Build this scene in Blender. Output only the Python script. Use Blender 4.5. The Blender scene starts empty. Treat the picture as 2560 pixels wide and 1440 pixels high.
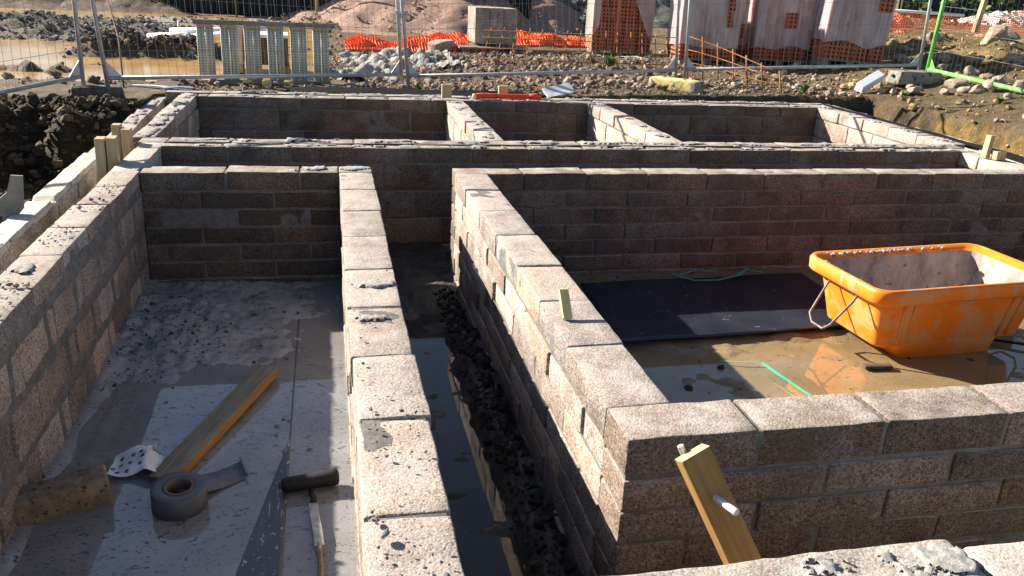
import bpy, math, random
import numpy as np
from mathutils import Vector, Matrix, noise, Euler
random.seed(7)
rng = np.random.default_rng(7)
scene = bpy.context.scene
COL = scene.collection

# ------------------------------------------------------------------ camera, sky, sun, exposure
cam_d = bpy.data.cameras.new('camera')
cam = bpy.data.objects.new('camera', cam_d); COL.objects.link(cam)
Rt = ((0.97738335, -0.20621276, 0.04688379), (-0.02865785, -0.34880669, -0.93675644), (0.20952451, 0.91422655, -0.34682746))
right, down, fwd = (Vector(r) for r in Rt)
m = Matrix((right, -down, -fwd)).transposed().to_4x4()
m.translation = (0, 0, 1.225)
cam.matrix_world = m
cam_d.sensor_width = 36; cam_d.lens = 36 * 2083.7 / 2560
cam_d.clip_start = 0.05; cam_d.clip_end = 2000
scene.camera = cam

SUN_TO = Vector((-1.54, 1.19, 1.0)).normalized()      # towards the sun
ELEV = math.asin(SUN_TO.z); AZ = math.atan2(SUN_TO.x, SUN_TO.y)
w = bpy.data.worlds.new('World'); scene.world = w; w.use_nodes = True
nt = w.node_tree; nt.nodes.clear()
sky = nt.nodes.new('ShaderNodeTexSky'); sky.sky_type = 'NISHITA'; sky.sun_disc = False
sky.sun_elevation = ELEV; sky.sun_rotation = AZ; sky.air_density = 0.9; sky.dust_density = 0.4
bg = nt.nodes.new('ShaderNodeBackground'); bg.inputs[1].default_value = 0.05
wo = nt.nodes.new('ShaderNodeOutputWorld')
nt.links.new(sky.outputs[0], bg.inputs[0]); nt.links.new(bg.outputs[0], wo.inputs[0])
sd = bpy.data.lights.new('sun', 'SUN'); sd.energy = 5.0; sd.angle = math.radians(0.5); sd.color = (1.0, 0.91, 0.78)
so = bpy.data.objects.new('sun', sd); COL.objects.link(so)
so.rotation_euler = SUN_TO.to_track_quat('Z', 'Y').to_euler(); so.location = (-15, 12, 12)
vs = scene.view_settings
vs.view_transform = 'Standard'; vs.look = 'None'; vs.gamma = 1; vs.use_curve_mapping = False
vs.exposure = 1.6
scene.cycles.max_bounces = 8

# ------------------------------------------------------------------ materials
class Mt:
    def __init__(s, name):
        s.m = bpy.data.materials.new(name); s.m.use_nodes = True
        s.t = s.m.node_tree; s.b = s.t.nodes['Principled BSDF']; s.out = s.t.nodes['Material Output']
        s.b.inputs['Specular IOR Level'].default_value = 0.3
        s._c = None
    def n(s, typ, **kw):
        nd = s.t.nodes.new(typ)
        for k, v in kw.items(): setattr(nd, k, v)
        return nd
    def l(s, a, b): s.t.links.new(a, b)
    def co(s):
        if s._c is None: s._c = s.n('ShaderNodeTexCoord').outputs['Object']
        return s._c
    def mapped(s, scale=(1, 1, 1), rot=(0, 0, 0)):
        mp = s.n('ShaderNodeMapping'); mp.inputs['Scale'].default_value = scale; mp.inputs['Rotation'].default_value = rot
        s.l(s.co(), mp.inputs[0]); return mp.outputs[0]
    def noise(s, scale, detail=4, rough=0.6, vec=None, dist=0):
        nd = s.n('ShaderNodeTexNoise'); nd.inputs['Scale'].default_value = scale; nd.inputs['Detail'].default_value = detail
        nd.inputs['Roughness'].default_value = rough; nd.inputs['Distortion'].default_value = dist
        s.l(vec or s.co(), nd.inputs['Vector']); return nd.outputs['Fac']
    def voro(s, scale, vec=None, feature='F1'):
        nd = s.n('ShaderNodeTexVoronoi'); nd.feature = feature; nd.inputs['Scale'].default_value = scale
        s.l(vec or s.co(), nd.inputs['Vector']); return nd
    def ramp(s, fac, *stops, interp='LINEAR'):
        r = s.n('ShaderNodeValToRGB'); r.color_ramp.interpolation = interp
        e = r.color_ramp.elements
        while len(e) < len(stops): e.new(0.5)
        for el, (p, c) in zip(e, stops):
            el.position = p; el.color = (*c, 1) if len(c) == 3 else c
        s.l(fac, r.inputs[0]); return r.outputs[0]
    def step(s, fac, a, b):
        r = s.n('ShaderNodeMapRange'); r.interpolation_type = 'SMOOTHSTEP'
        r.inputs[1].default_value = a; r.inputs[2].default_value = b
        s.l(fac, r.inputs[0]); return r.outputs[0]
    def mix(s, fac, a, b, mode='MIX'):
        nd = s.n('ShaderNodeMix', data_type='RGBA', blend_type=mode)
        if isinstance(fac, (int, float)): nd.inputs[0].default_value = fac
        else: s.l(fac, nd.inputs[0])
        for i, v in ((6, a), (7, b)):
            if isinstance(v, tuple): nd.inputs[i].default_value = (*v, 1)
            else: s.l(v, nd.inputs[i])
        return nd.outputs[2]
    def math(s, op, a, b=0.0, c=None):
        nd = s.n('ShaderNodeMath', operation=op)
        for i, v in enumerate((a, b) if c is None else (a, b, c)):
            if isinstance(v, (int, float)): nd.inputs[i].default_value = v
            else: s.l(v, nd.inputs[i])
        return nd.outputs[0]
    def attr(s, name, out='Color'):
        return s.n('ShaderNodeAttribute', attribute_name=name).outputs[out]
    def up(s):
        g = s.n('ShaderNodeNewGeometry'); x = s.n('ShaderNodeSeparateXYZ'); s.l(g.outputs['Normal'], x.inputs[0]); return x.outputs[2]
    def xyz(s):
        x = s.n('ShaderNodeSeparateXYZ'); s.l(s.co(), x.inputs[0]); return x.outputs
    def bump(s, h, strength=0.5, dist=0.01):
        b = s.n('ShaderNodeBump'); b.inputs['Strength'].default_value = strength; b.inputs['Distance'].default_value = dist
        s.l(h, b.inputs['Height']); s.l(b.outputs[0], s.b.inputs['Normal']); return b
    def set(s, col=None, rough=None, metal=None, spec=None):
        for k, v in (('Base Color', col), ('Roughness', rough), ('Metallic', metal), ('Specular IOR Level', spec)):
            if v is None: continue
            if isinstance(v, tuple): s.b.inputs[k].default_value = (*v, 1)
            elif isinstance(v, (int, float)): s.b.inputs[k].default_value = v
            else: s.l(v, s.b.inputs[k])
        return s.m

MAT = {}
def block_mat(name, stops, dust=0.5, wet=0.25, scale=210):
    s = Mt(name); k = stops[3][1][0] / 0.37; kk = lambda c: tuple(min(.85, x * k) for x in c)
    g1 = s.voro(scale); g2 = s.voro(scale * 0.6)
    s1 = s.n('ShaderNodeSeparateColor'); s.l(g1.outputs['Color'], s1.inputs[0])
    s2 = s.n('ShaderNodeSeparateColor'); s.l(g2.outputs['Color'], s2.inputs[0])
    c = s.ramp(s1.outputs[0], *stops)
    # a few bigger pits and pale grains among the fine aggregate
    c = s.mix(s.math('MULTIPLY', s.step(s2.outputs[0], 0.86, 0.88), 0.5), c, kk((0.11, 0.08, 0.068)))
    c = s.mix(s.math('MULTIPLY', s.step(s2.outputs[1], 0.90, 0.92), 0.5), c, kk((0.55, 0.47, 0.41)))
    c = s.mix(1.0, c, s.attr('tint'), 'MULTIPLY')
    patch = s.ramp(s.noise(4.5, 6, 0.68), (0.32, (0.60, 0.55, 0.52)), (0.52, (1, 1, 1)), (0.72, (1.22, 1.2, 1.17)))
    c = s.mix(0.9, c, patch, 'MULTIPLY')
    bl = s.math('MULTIPLY', s.step(s.noise(4.2, 3, 0.5), 0.52, 0.72), s.step(s.noise(90, 3, 0.7), 0.46, 0.6))
    c = s.mix(s.math('MULTIPLY', bl, 0.8), c, kk((0.56, 0.51, 0.48)))
    c = s.mix(s.math('MULTIPLY', s.step(s.noise(2.3, 4, 0.6), 0.5, 0.68), wet), c, (0.075, 0.055, 0.045))
    # upper faces mixed paler and dusty: sunlight on the tops put into the colour
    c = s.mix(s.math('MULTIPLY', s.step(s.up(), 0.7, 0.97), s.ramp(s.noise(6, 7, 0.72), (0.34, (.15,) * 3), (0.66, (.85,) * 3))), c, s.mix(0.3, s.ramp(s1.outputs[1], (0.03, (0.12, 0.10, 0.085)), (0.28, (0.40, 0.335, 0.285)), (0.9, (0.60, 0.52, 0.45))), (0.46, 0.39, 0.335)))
    d = s.math('MULTIPLY', s.step(s.up(), 0.6, 0.95), s.step(s.noise(6, 7, 0.75), 0.5, 0.64))
    c = s.mix(s.math('MULTIPLY', d, dust), c, s.ramp(s.noise(120, 3), (0.3, (0.24, 0.225, 0.21)), (0.7, (0.54, 0.51, 0.47))))
    h = s.math('ADD', s.math('MULTIPLY', g2.outputs['Distance'], -0.5), s.math('MULTIPLY', s.noise(80, 5, 0.75), 1.3))
    s.bump(h, 0.5, 0.005)
    MAT[name] = s.set(c, 0.92, spec=0.2)
PINK = ((0.0, (0.10, 0.079, 0.067)), (0.12, (0.20, 0.158, 0.134)), (0.35, (0.30, 0.243, 0.207)), (0.65, (0.365, 0.301, 0.258)), (0.86, (0.45, 0.378, 0.325)), (1.0, (0.57, 0.50, 0.44)))
block_mat('block', PINK, 0.6, 0.3)
block_mat('block_dusty', tuple((p, tuple(x * 0.92 for x in c)) for p, c in PINK), 0.65, 0.3)
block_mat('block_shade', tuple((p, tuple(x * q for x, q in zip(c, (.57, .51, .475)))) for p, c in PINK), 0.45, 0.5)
block_mat('block_damp_shade', tuple((p, tuple(x * q for x, q in zip(c, (.34, .31, .29)))) for p, c in PINK), 0.85, 0.75)  # damp blocks, darker copy like block_shade: deep pit shade put into the colour
block_mat('block_moist_shade', tuple((p, tuple(x * q for x, q in zip(c, (.43, .385, .355)))) for p, c in PINK), 0.9, 0.6)  # milder darker copy: shade on the back walls put into the colour
GREY = ((0.0, (0.08, 0.075, 0.07)), (0.2, (0.22, 0.2, 0.18)), (0.6, (0.36, 0.33, 0.29)), (1.0, (0.58, 0.54, 0.47)))
block_mat('block_grey', GREY, 0.55, 0.35)
block_mat('block_cream', tuple((p, tuple(min(.85, x * 1.45) for x in c)) for p, c in GREY), 0.35, 0.1)
block_mat('stack_block', tuple((p, tuple(x * 0.75 for x in c)) for p, c in GREY), 0.2, 0.3)

def simple(name, a, b, scale=20, rough=0.85, bump=0.4, bd=0.006, metal=0, spec=0.3, stretch=None, specks=None, detail=5):
    s = Mt(name)
    vec = s.mapped(stretch) if stretch else None
    f = s.noise(scale, detail, 0.65, vec)
    c = s.ramp(f, (0.3, a), (0.7, b))
    if specks:
        col, sc, th = specks
        c = s.mix(s.step(s.noise(sc, 3, 0.6), th, th + 0.05), c, col)
    if bump: s.bump(s.noise(scale * 3, 4, 0.7, vec), bump, bd)
    MAT[name] = s.set(c, rough, metal, spec)
simple('mortar', (0.17, 0.155, 0.14), (0.34, 0.315, 0.285), 25, 0.95, 0.8, 0.006)
simple('mortar_pale', (0.30, 0.29, 0.28), (0.52, 0.51, 0.50), 30, 0.95, 0.8, 0.006)
simple('mortar_smear', (0.19, 0.18, 0.17), (0.44, 0.42, 0.40), 60, 0.95, 0.8, 0.004)
simple('mortar_dark', (0.10, 0.092, 0.085), (0.20, 0.185, 0.17), 22, 0.95, 0.8, 0.006)
simple('mortar_cream', (0.42, 0.38, 0.29), (0.72, 0.67, 0.55), 9, 0.95, 0.7, 0.006, specks=((0.13, 0.12, 0.1), 22, 0.63))
simple('crumb', (0.10, 0.10, 0.10), (0.34, 0.34, 0.34), 12, 0.95, 0.6)
simple('black_membrane', (0.004, 0.004, 0.005), (0.014, 0.014, 0.016), 12, 0.7, 0.5, 0.01, spec=0.15)
simple('galv', (0.30, 0.32, 0.35), (0.48, 0.50, 0.53), 14, 0.5, 0.1, 0.002, metal=0.55, spec=0.5)
simple('green_paint', (0.10, 0.38, 0.06), (0.2, 0.55, 0.14), 5, 0.45, 0.1, 0.002, specks=((0.45, 0.5, 0.36), 18, 0.58))
simple('wire', (0.17, 0.175, 0.175), (0.28, 0.285, 0.28), 20, 0.55, 0, metal=0.4)
simple('rust', (0.16, 0.06, 0.022), (0.40, 0.17, 0.06), 15, 0.9, 0.3, 0.002)
simple('rust_dark', (0.06, 0.035, 0.025), (0.16, 0.10, 0.07), 15, 0.9, 0.3, 0.002)
simple('old_wire', (0.10, 0.08, 0.07), (0.26, 0.23, 0.21), 30, 0.6, 0.2, 0.002, metal=0.3)
simple('dirty_brick', (0.11, 0.08, 0.05), (0.34, 0.25, 0.165), 14, 0.95, 0.8, 0.006, specks=((0.06, 0.05, 0.04), 45, 0.6), detail=8)
simple('dirty_blade', (0.16, 0.17, 0.19), (0.46, 0.46, 0.44), 40, 0.6, 0.4, 0.003)
simple('foot_concrete', (0.16, 0.155, 0.14), (0.30, 0.29, 0.26), 9, 0.95, 0.7, 0.01, specks=((0.06, 0.06, 0.05), 14, 0.6))
simple('foot_yellow', (0.52, 0.42, 0.17), (0.66, 0.55, 0.25), 9, 0.9, 0.5, 0.01, specks=((0.12, 0.11, 0.09), 10, 0.6))
simple('foot_rubber', (0.018, 0.017, 0.015), (0.15, 0.135, 0.11), 9, 0.85, 0.6, 0.01)
simple('white_plastic', (0.72, 0.73, 0.75), (0.84, 0.84, 0.85), 6, 0.4, 0.05, 0.002)
simple('white_foam', (0.70, 0.74, 0.84), (0.80, 0.83, 0.90), 40, 0.8, 0.1, 0.002)
simple('white_wrap', (0.5, 0.52, 0.56), (0.85, 0.86, 0.88), 6, 0.25, 0.8, 0.05)
simple('net_orange', (0.80, 0.10, 0.015), (0.95, 0.20, 0.04), 8, 0.6, 0)
simple('net_faded', (0.70, 0.14, 0.06), (0.88, 0.28, 0.14), 8, 0.6, 0)
simple('clay_brick', (0.42, 0.13, 0.065), (0.60, 0.23, 0.12), 12, 0.9, 0.4)
simple('rubber_black', (0.006, 0.006, 0.007), (0.022, 0.02, 0.02), 60, 0.6, 0.5, 0.002)
simple('red_handle', (0.75, 0.05, 0.02), (0.88, 0.10, 0.04), 10, 0.4, 0.1, 0.002)
simple('yellow_tip', (0.80, 0.55, 0.18), (0.9, 0.68, 0.3), 10, 0.5, 0)
simple('steel', (0.50, 0.51, 0.53), (0.72, 0.73, 0.75), 12, 0.4, 0.1, 0.002, metal=0.35)
simple('tape_grey', (0.075, 0.08, 0.095), (0.12, 0.125, 0.14), 10, 0.42, 0.1, 0.002)
simple('tape_face', (0.10, 0.11, 0.135), (0.16, 0.17, 0.20), 40, 0.55, 0.1, 0.002)
simple('card', (0.10, 0.07, 0.05), (0.2, 0.15, 0.1), 20, 0.9, 0.2)
simple('green_strap', (0.05, 0.36, 0.24), (0.10, 0.55, 0.36), 6, 0.35, 0)
simple('teal_strap', (0.05, 0.34, 0.27), (0.09, 0.5, 0.4), 6, 0.45, 0)
simple('leaf', (0.05, 0.10, 0.02), (0.12, 0.2, 0.04), 5, 0.7, 0)
simple('print_ink', (0.015, 0.015, 0.03), (0.03, 0.03, 0.05), 5, 0.7, 0)
simple('paper', (0.62, 0.62, 0.64), (0.80, 0.80, 0.81), 6, 0.7, 0.3, 0.004)
simple('blue_sheet', (0.10, 0.14, 0.32), (0.3, 0.34, 0.5), 6, 0.4, 0.2)
simple('dark_screen', (0.006, 0.009, 0.010), (0.022, 0.03, 0.03), 2.0, 0.9, 0.3, 0.03)
simple('pink_gravel', (0.19, 0.115, 0.085), (0.40, 0.265, 0.21), 11, 0.95, 1.0, 0.03, specks=((0.52, 0.40, 0.34), 30, 0.62), detail=8)
simple('slate_gravel', (0.035, 0.04, 0.035), (0.21, 0.22, 0.19), 9, 0.95, 1.0, 0.05, detail=8)
simple('pale_debris', (0.13, 0.11, 0.09), (0.46, 0.44, 0.41), 7, 0.9, 0.9, 0.03)

# wood: three tones, grain along the local long axis
def wood(name, a, b, axis, rough=0.75):
    s = Mt(name)
    sc = [26, 26, 26]; sc[axis] = 1.6
    f = s.noise(1.0, 5, 0.6, s.mapped(tuple(sc)), 1.2)
    c = s.ramp(f, (0.3, a), (0.52, tuple((x + y) / 2 for x, y in zip(a, b))), (0.7, b))
    c = s.mix(s.math('MULTIPLY', s.step(s.noise(5, 3), 0.55, 0.75), 0.45), c, tuple(x * 0.35 for x in a))
    s.bump(f, 0.25, 0.003)
    MAT[name] = s.set(c, rough, spec=0.25)
wood('wood_z', (0.35, 0.26, 0.135), (0.53, 0.42, 0.25), 2)
wood('wood_fresh', (0.56, 0.40, 0.17), (0.74, 0.57, 0.29), 2)
wood('wood_brown', (0.24, 0.13, 0.04), (0.42, 0.25, 0.09), 2)
wood('wood_wet', (0.13, 0.095, 0.05), (0.31, 0.24, 0.14), 1, 0.35)
wood('wood_orange', (0.22, 0.10, 0.03), (0.38, 0.19, 0.065), 1, 0.35)
wood('wood_dark', (0.07, 0.045, 0.03), (0.14, 0.095, 0.065), 2)
simple('pale_pink', (0.5, 0.34, 0.29), (0.66, 0.5, 0.44), 6, 0.7, 0.2)
wood('wood_grey', (0.15, 0.13, 0.11), (0.30, 0.27, 0.23), 0)

# soil: colour painted by soil type in the attribute 'tint'
s = Mt('soil')
c = s.mix(1.0, s.attr('tint'), s.ramp(s.noise(9, 8, 0.7), (0.28, (0.45, 0.43, 0.42)), (0.5, (0.95, 0.95, 0.95)), (0.72, (1.55, 1.5, 1.42))), 'MULTIPLY')
c = s.mix(1.0, c, s.ramp(s.noise(60, 5, 0.7), (0.3, (0.6, 0.6, 0.6)), (0.7, (1.35, 1.33, 1.3))), 'MULTIPLY')
c = s.mix(1.0, c, (0.74, 0.72, 0.68), 'MULTIPLY')
s.bump(s.math('ADD', s.noise(16, 8, 0.75), s.math('MULTIPLY', s.noise(70, 4, 0.7), 0.5)), 1.0, 0.08)
MAT['soil'] = s.set(c, s.ramp(s.noise(3, 4), (0.4, (0.7, 0.7, 0.7)), (0.6, (0.97, 0.97, 0.97))), spec=0.2)
s = Mt('clod')
c = s.mix(1.0, s.attr('tint'), s.ramp(s.noise(24, 5, 0.7), (0.3, (0.6, 0.58, 0.56)), (0.7, (1.35, 1.32, 1.3))), 'MULTIPLY')
s.bump(s.noise(60, 5, 0.7), 0.8, 0.012)
MAT['clod'] = s.set(c, 0.9, spec=0.25)
# cell floors
def floor_mat(name, a, b, dark, th=0.56):
    s = Mt(name)
    c = s.ramp(s.noise(4, 6, 0.65), (0.3, a), (0.7, b))
    sp = s.step(s.noise(26, 3, 0.55, s.mapped((1, 1.9, 1)), 1.5), th, th + 0.05)
    c = s.mix(sp, c, dark)
    s.bump(s.noise(40, 5, 0.7), 0.5, 0.01)
    MAT[name] = s.set(c, s.ramp(s.noise(3, 3), (0.4, (0.3,) * 3), (0.6, (0.7,) * 3)), spec=0.4)
floor_mat('mud_grey', (0.21, 0.205, 0.20), (0.38, 0.365, 0.35), (0.06, 0.06, 0.065), 0.6)
floor_mat('mud_brown', (0.16, 0.115, 0.06), (0.30, 0.22, 0.12), (0.05, 0.04, 0.025), 0.62)
floor_mat('mud_dark', (0.025, 0.022, 0.02), (0.06, 0.055, 0.046), (0.012, 0.012, 0.012))
def water(name, a, b, rough, specks=None, sc=2.2, ripple=0.0):
    s = Mt(name)
    c = s.ramp(s.noise(sc, 4, 0.6), (0.35, a), (0.65, b))
    r = rough
    if specks:
        f = s.step(s.noise(30, 4, 0.6, s.mapped((1, 2.0, 1)), 1.6), specks[1], specks[1] + 0.03)
        c = s.mix(f, c, specks[0])
        r = s.math('ADD', s.math('MULTIPLY', f, 0.5), rough)
    if ripple: s.bump(s.noise(9, 2), ripple, 0.01)
    s.b.inputs['IOR'].default_value = 1.36 if 'dark' in name else 1.65
    MAT[name] = s.set(c, r, spec=0.5)
water('water_grey', (0.19, 0.185, 0.182), (0.26, 0.255, 0.25), 0.02, ((0.04, 0.04, 0.048), 0.585))
water('water_brown', (0.20, 0.145, 0.07), (0.29, 0.215, 0.115), 0.03, ((0.06, 0.045, 0.03), 0.61))
water('water_dark', (0.03, 0.03, 0.028), (0.055, 0.05, 0.045), 0.03, ((0.015, 0.015, 0.015), 0.62))
water('water_ochre', (0.30, 0.175, 0.05), (0.44, 0.275, 0.095), 0.2, ((.2, .13, .06), .66), 1.4, 0.15)
MAT['water_ochre'].node_tree.nodes['Principled BSDF'].inputs['Specular IOR Level'].default_value = 0.15
# grey sheet with white scuffs and scratches
s = Mt('scuffed_sheet')
c = s.ramp(s.noise(3, 4), (0.3, (0.045, 0.05, 0.065)), (0.7, (0.085, 0.09, 0.11)))
f = s.step(s.noise(34, 4, 0.6, s.mapped((1.6, 1, 1))), 0.63, 0.68)
g = s.math('MULTIPLY', s.step(s.noise(1, 3, 0.7, s.mapped((90, 5, 1))), 0.58, 0.64), s.step(s.noise(4, 2), 0.48, 0.6))
c = s.mix(s.math('MULTIPLY', s.math('MAXIMUM', f, g), 0.8), c, (0.48, 0.48, 0.47))
MAT['scuffed_sheet'] = s.set(c, 0.45, spec=0.4)
s = Mt('dark_sheet')
c = s.ramp(s.noise(3, 4), (0.3, (0.012, 0.014, 0.022)), (0.7, (0.03, 0.034, 0.048)))
c = s.mix(s.math('MULTIPLY', s.step(s.noise(14, 6, 0.7), 0.62, 0.7), 0.4), c, (0.3, 0.29, 0.28))
MAT['dark_sheet'] = s.set(c, 0.27, spec=0.5)
# perforated galvanised strip: rows of small holes
def perforated(name, base, hole, px, pz, r):
    s = Mt(name)
    x, y, z = s.xyz()
    fx = s.math('SUBTRACT', s.math('FRACT', s.math('DIVIDE', x, px)), 0.5)
    fz = s.math('SUBTRACT', s.math('FRACT', s.math('DIVIDE', z, pz)), 0.5)
    d = s.math('MAXIMUM', s.math('ABSOLUTE', fx), s.math('ABSOLUTE', fz))
    f = s.step(d, r, r - 0.08)
    c = s.ramp(s.noise(10, 4), (0.3, tuple(v * 0.75 for v in base)), (0.7, base))
    c = s.mix(f, c, hole)
    s.bump(s.math('MULTIPLY', f, -1.0), 0.8, 0.01)
    MAT[name] = s.set(c, 0.7)
perforated('perf_strip', (0.56, 0.55, 0.47), (0.15, 0.14, 0.12), 0.04, 0.03, 0.24)
perforated('hollow_brick', (0.40, 0.12, 0.055), (0.012, 0.006, 0.005), 0.062, 0.062, 0.27)
# shrink film: thin, pinkish, streaky
def film(name, col, lo, hi):
    s = Mt(name)
    f = s.noise(1.6, 5, 0.6, s.mapped((2.2, 2.2, 0.9)))
    fine = s.noise(1, 3, 0.6, s.mapped((26, 26, 1.2)))
    a = s.ramp(s.math('ADD', s.math('MULTIPLY', f, 0.7), s.math('MULTIPLY', fine, 0.3)), (0.38, (lo,) * 3), (0.6, (hi,) * 3))
    s.set(s.ramp(fine, (0.35, tuple(v * 0.92 for v in col)), (0.65, col)), 0.32, spec=0.5)
    s.l(a, s.b.inputs['Alpha'])
    s.bump(s.noise(1.6, 4, 0.6, s.mapped((7, 7, 0.9))), 0.6, 0.05)
    MAT[name] = s.m
film('shrink_film', (0.60, 0.51, 0.53), 0.3, 0.76)
film('shrink_film_thin', (0.64, 0.52, 0.52), 0.35, 0.7)
# orange tub plastic and its mortar-stained inside
s = Mt('orange_plastic')
c = s.ramp(s.noise(3, 3), (0.3, (0.86, 0.19, 0.008)), (0.7, (0.90, 0.245, 0.014)))
st = s.step(s.noise(4.5, 6, 0.65), 0.5, 0.56)
c = s.mix(s.math('MULTIPLY', st, 0.55), c, (0.62, 0.36, 0.16))
c = s.mix(s.math('MULTIPLY', s.step(s.noise(12, 6, 0.7), 0.62, 0.7), 0.5), c, (0.42, 0.34, 0.28))
dr = s.math('MULTIPLY', s.step(s.noise(1, 5, 0.7, s.mapped((28, 28, 3))), 0.55, 0.66), s.step(s.noise(2.6, 3), 0.42, 0.6))
c = s.mix(s.math('MULTIPLY', dr, 0.6), c, (0.46, 0.36, 0.28))
c = s.mix(s.step(s.noise(60, 4, 0.7), 0.66, 0.7), c, (0.3, 0.25, 0.21))
MAT['orange_plastic'] = s.set(c, s.ramp(s.noise(6, 4), (0.4, (0.38,) * 3), (0.6, (0.65,) * 3)), spec=0.4)
s = Mt('tub_inside')
c = s.ramp(s.noise(5, 7, 0.7, s.mapped((1.5, 1.5, 0.7))), (0.3, (0.14, 0.12, 0.115)), (0.5, (0.33, 0.28, 0.255)), (0.6, (0.42, 0.34, 0.29)), (0.72, (0.72, 0.27, 0.06)))
c = s.mix(s.step(s.noise(28, 4, 0.6), 0.62, 0.68), c, (0.10, 0.10, 0.10))
MAT['tub_inside'] = s.set(c, 0.8)

# ------------------------------------------------------------------ mesh helpers
class MB:
    def __init__(s): s.v = []; s.f = []; s.t = []; s.mi = []; s.n = 0
    def add(s, V, F, tint=(1, 1, 1), mi=0):
        V = np.asarray(V, float)
        s.v.append(V); o = s.n
        s.f.extend([tuple(i + o for i in f) for f in F]); s.mi.extend([mi] * len(F))
        t = np.asarray(tint, float)
        s.t.append(np.tile(t, (len(V), 1)) if t.ndim == 1 else t)
        s.n += len(V); return s
    def build(s, name, mats, parent=None, smooth=False, loc=None):
        V = np.concatenate(s.v)
        if loc is not None: V = V - np.asarray(loc)
        me = bpy.data.meshes.new(name); me.from_pydata(V.tolist(), [], s.f)
        a = me.attributes.new('tint', 'FLOAT_COLOR', 'POINT')
        a.data.foreach_set('color', np.c_[np.concatenate(s.t), np.ones(s.n)].ravel())
        for mt in (mats if isinstance(mats, (list, tuple)) else [mats]): me.materials.append(MAT[mt])
        if len(set(s.mi)) > 1: me.polygons.foreach_set('material_index', s.mi)
        if smooth: me.polygons.foreach_set('use_smooth', [True] * len(me.polygons))
        me.update()
        o = bpy.data.objects.new(name, me); COL.objects.link(o)
        if loc is not None and parent is None: o.location = loc
        if parent is not None: o.parent = parent
        return o
def tag(o, label=None, cat=None, group=None, kind=None):
    for k, v in (('label', label), ('category', cat), ('group', group), ('kind', kind)):
        if v: o[k] = v
    return o
def thing(name, label, cat, loc=(0, 0, 0), rot=(0, 0, 0), group=None):
    e = bpy.data.objects.new(name, None); COL.objects.link(e)
    e.location = loc; e.rotation_euler = rot; e.empty_display_size = 0.1
    return tag(e, label, cat, group)
def axis_pts(h, r, step):
    inner = max(1, int(round((2 * h - 2 * r) / step)))
    a = np.linspace(-h + r, h - r, inner + 1)
    return np.concatenate([[-h, -h + r * 0.35], a, [h - r * 0.35, h]])
_rb = {}
def rbox(hx, hy, hz, r=0.006, step=0.2):
    """rounded box, verts centred on 0"""
    key = tuple(round(x, 4) for x in (hx, hy, hz, r, step))
    if key in _rb: return _rb[key]
    r = min(r, 0.45 * min(hx, hy, hz))
    A = [axis_pts(h, r, step) for h in (hx, hy, hz)]
    idx = {}; V = []; F = []
    def vid(p):
        k = tuple(np.round(p, 5))
        if k not in idx: idx[k] = len(V); V.append(p)
        return idx[k]
    for ax in range(3):
        u, w_ = (ax + 1) % 3, (ax + 2) % 3
        for sgn in (-1, 1):
            g = []
            for a in A[u]:
                row = []
                for b in A[w_]:
                    p = [0, 0, 0]; p[ax] = sgn * (hx, hy, hz)[ax]; p[u] = a; p[w_] = b
                    row.append(vid(tuple(p)))
                g.append(row)
            for i in range(len(g) - 1):
                for j in range(len(g[0]) - 1):
                    q = (g[i][j], g[i + 1][j], g[i + 1][j + 1], g[i][j + 1])
                    F.append(q if sgn > 0 else q[::-1])
    V = np.array(V); H = np.array([hx, hy, hz])
    inn = np.clip(V, -(H - r), H - r); d = V - inn
    L = np.linalg.norm(d, axis=1); mk = L > 1e-9
    V[mk] = inn[mk] + d[mk] / L[mk][:, None] * r
    _rb[key] = (V, F); return V, F
def xf(V, loc=(0, 0, 0), rot=None, sc=None):
    V = np.asarray(V, float)
    if sc is not None: V = V * np.asarray(sc)
    if rot is not None: V = V @ np.array(Euler(rot).to_matrix()).T
    return V + np.asarray(loc)
def box(mb, c, h, rot=None, r=0.004, step=0.5, tint=(1, 1, 1), mi=0):
    V, F = rbox(*h, r, step); mb.add(xf(V, c, rot), F, tint, mi)
def rough(V, amp, freq, seed=0.0):
    out = V.copy()
    for i, p in enumerate(V):
        n = noise.noise_vector(Vector(p * freq) + Vector((seed, seed * 1.7, -seed)))
        out[i] += np.array(n) * amp
    return out
def tube(mb, pts, r, n=6, closed=False, tint=(1, 1, 1), mi=0, cap=True):
    P = [Vector(p) for p in pts]; V = []; F = []
    rr = r if isinstance(r, (list, tuple)) else [r] * len(P)
    prev = None
    for i, p in enumerate(P):
        t = (P[min(i + 1, len(P) - 1)] - P[max(i - 1, 0)]).normalized()
        if prev is None:
            up = Vector((0, 0, 1)) if abs(t.z) < 0.9 else Vector((1, 0, 0)); a = t.cross(up).normalized()
        else:
            a = (prev - t * prev.dot(t)).normalized()
        prev = a; b = t.cross(a)
        for k in range(n):
            an = 2 * math.pi * k / n
            V.append(p + a * math.cos(an) * rr[i] + b * math.sin(an) * rr[i])
    for i in range(len(P) - 1):
        for k in range(n):
            F.append((i * n + k, i * n + (k + 1) % n, (i + 1) * n + (k + 1) % n, (i + 1) * n + k))
    if cap: F.append(tuple(range(n))[::-1]); F.append(tuple((len(P) - 1) * n + k for k in range(n)))
    mb.add([tuple(v) for v in V], F, tint, mi)
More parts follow.
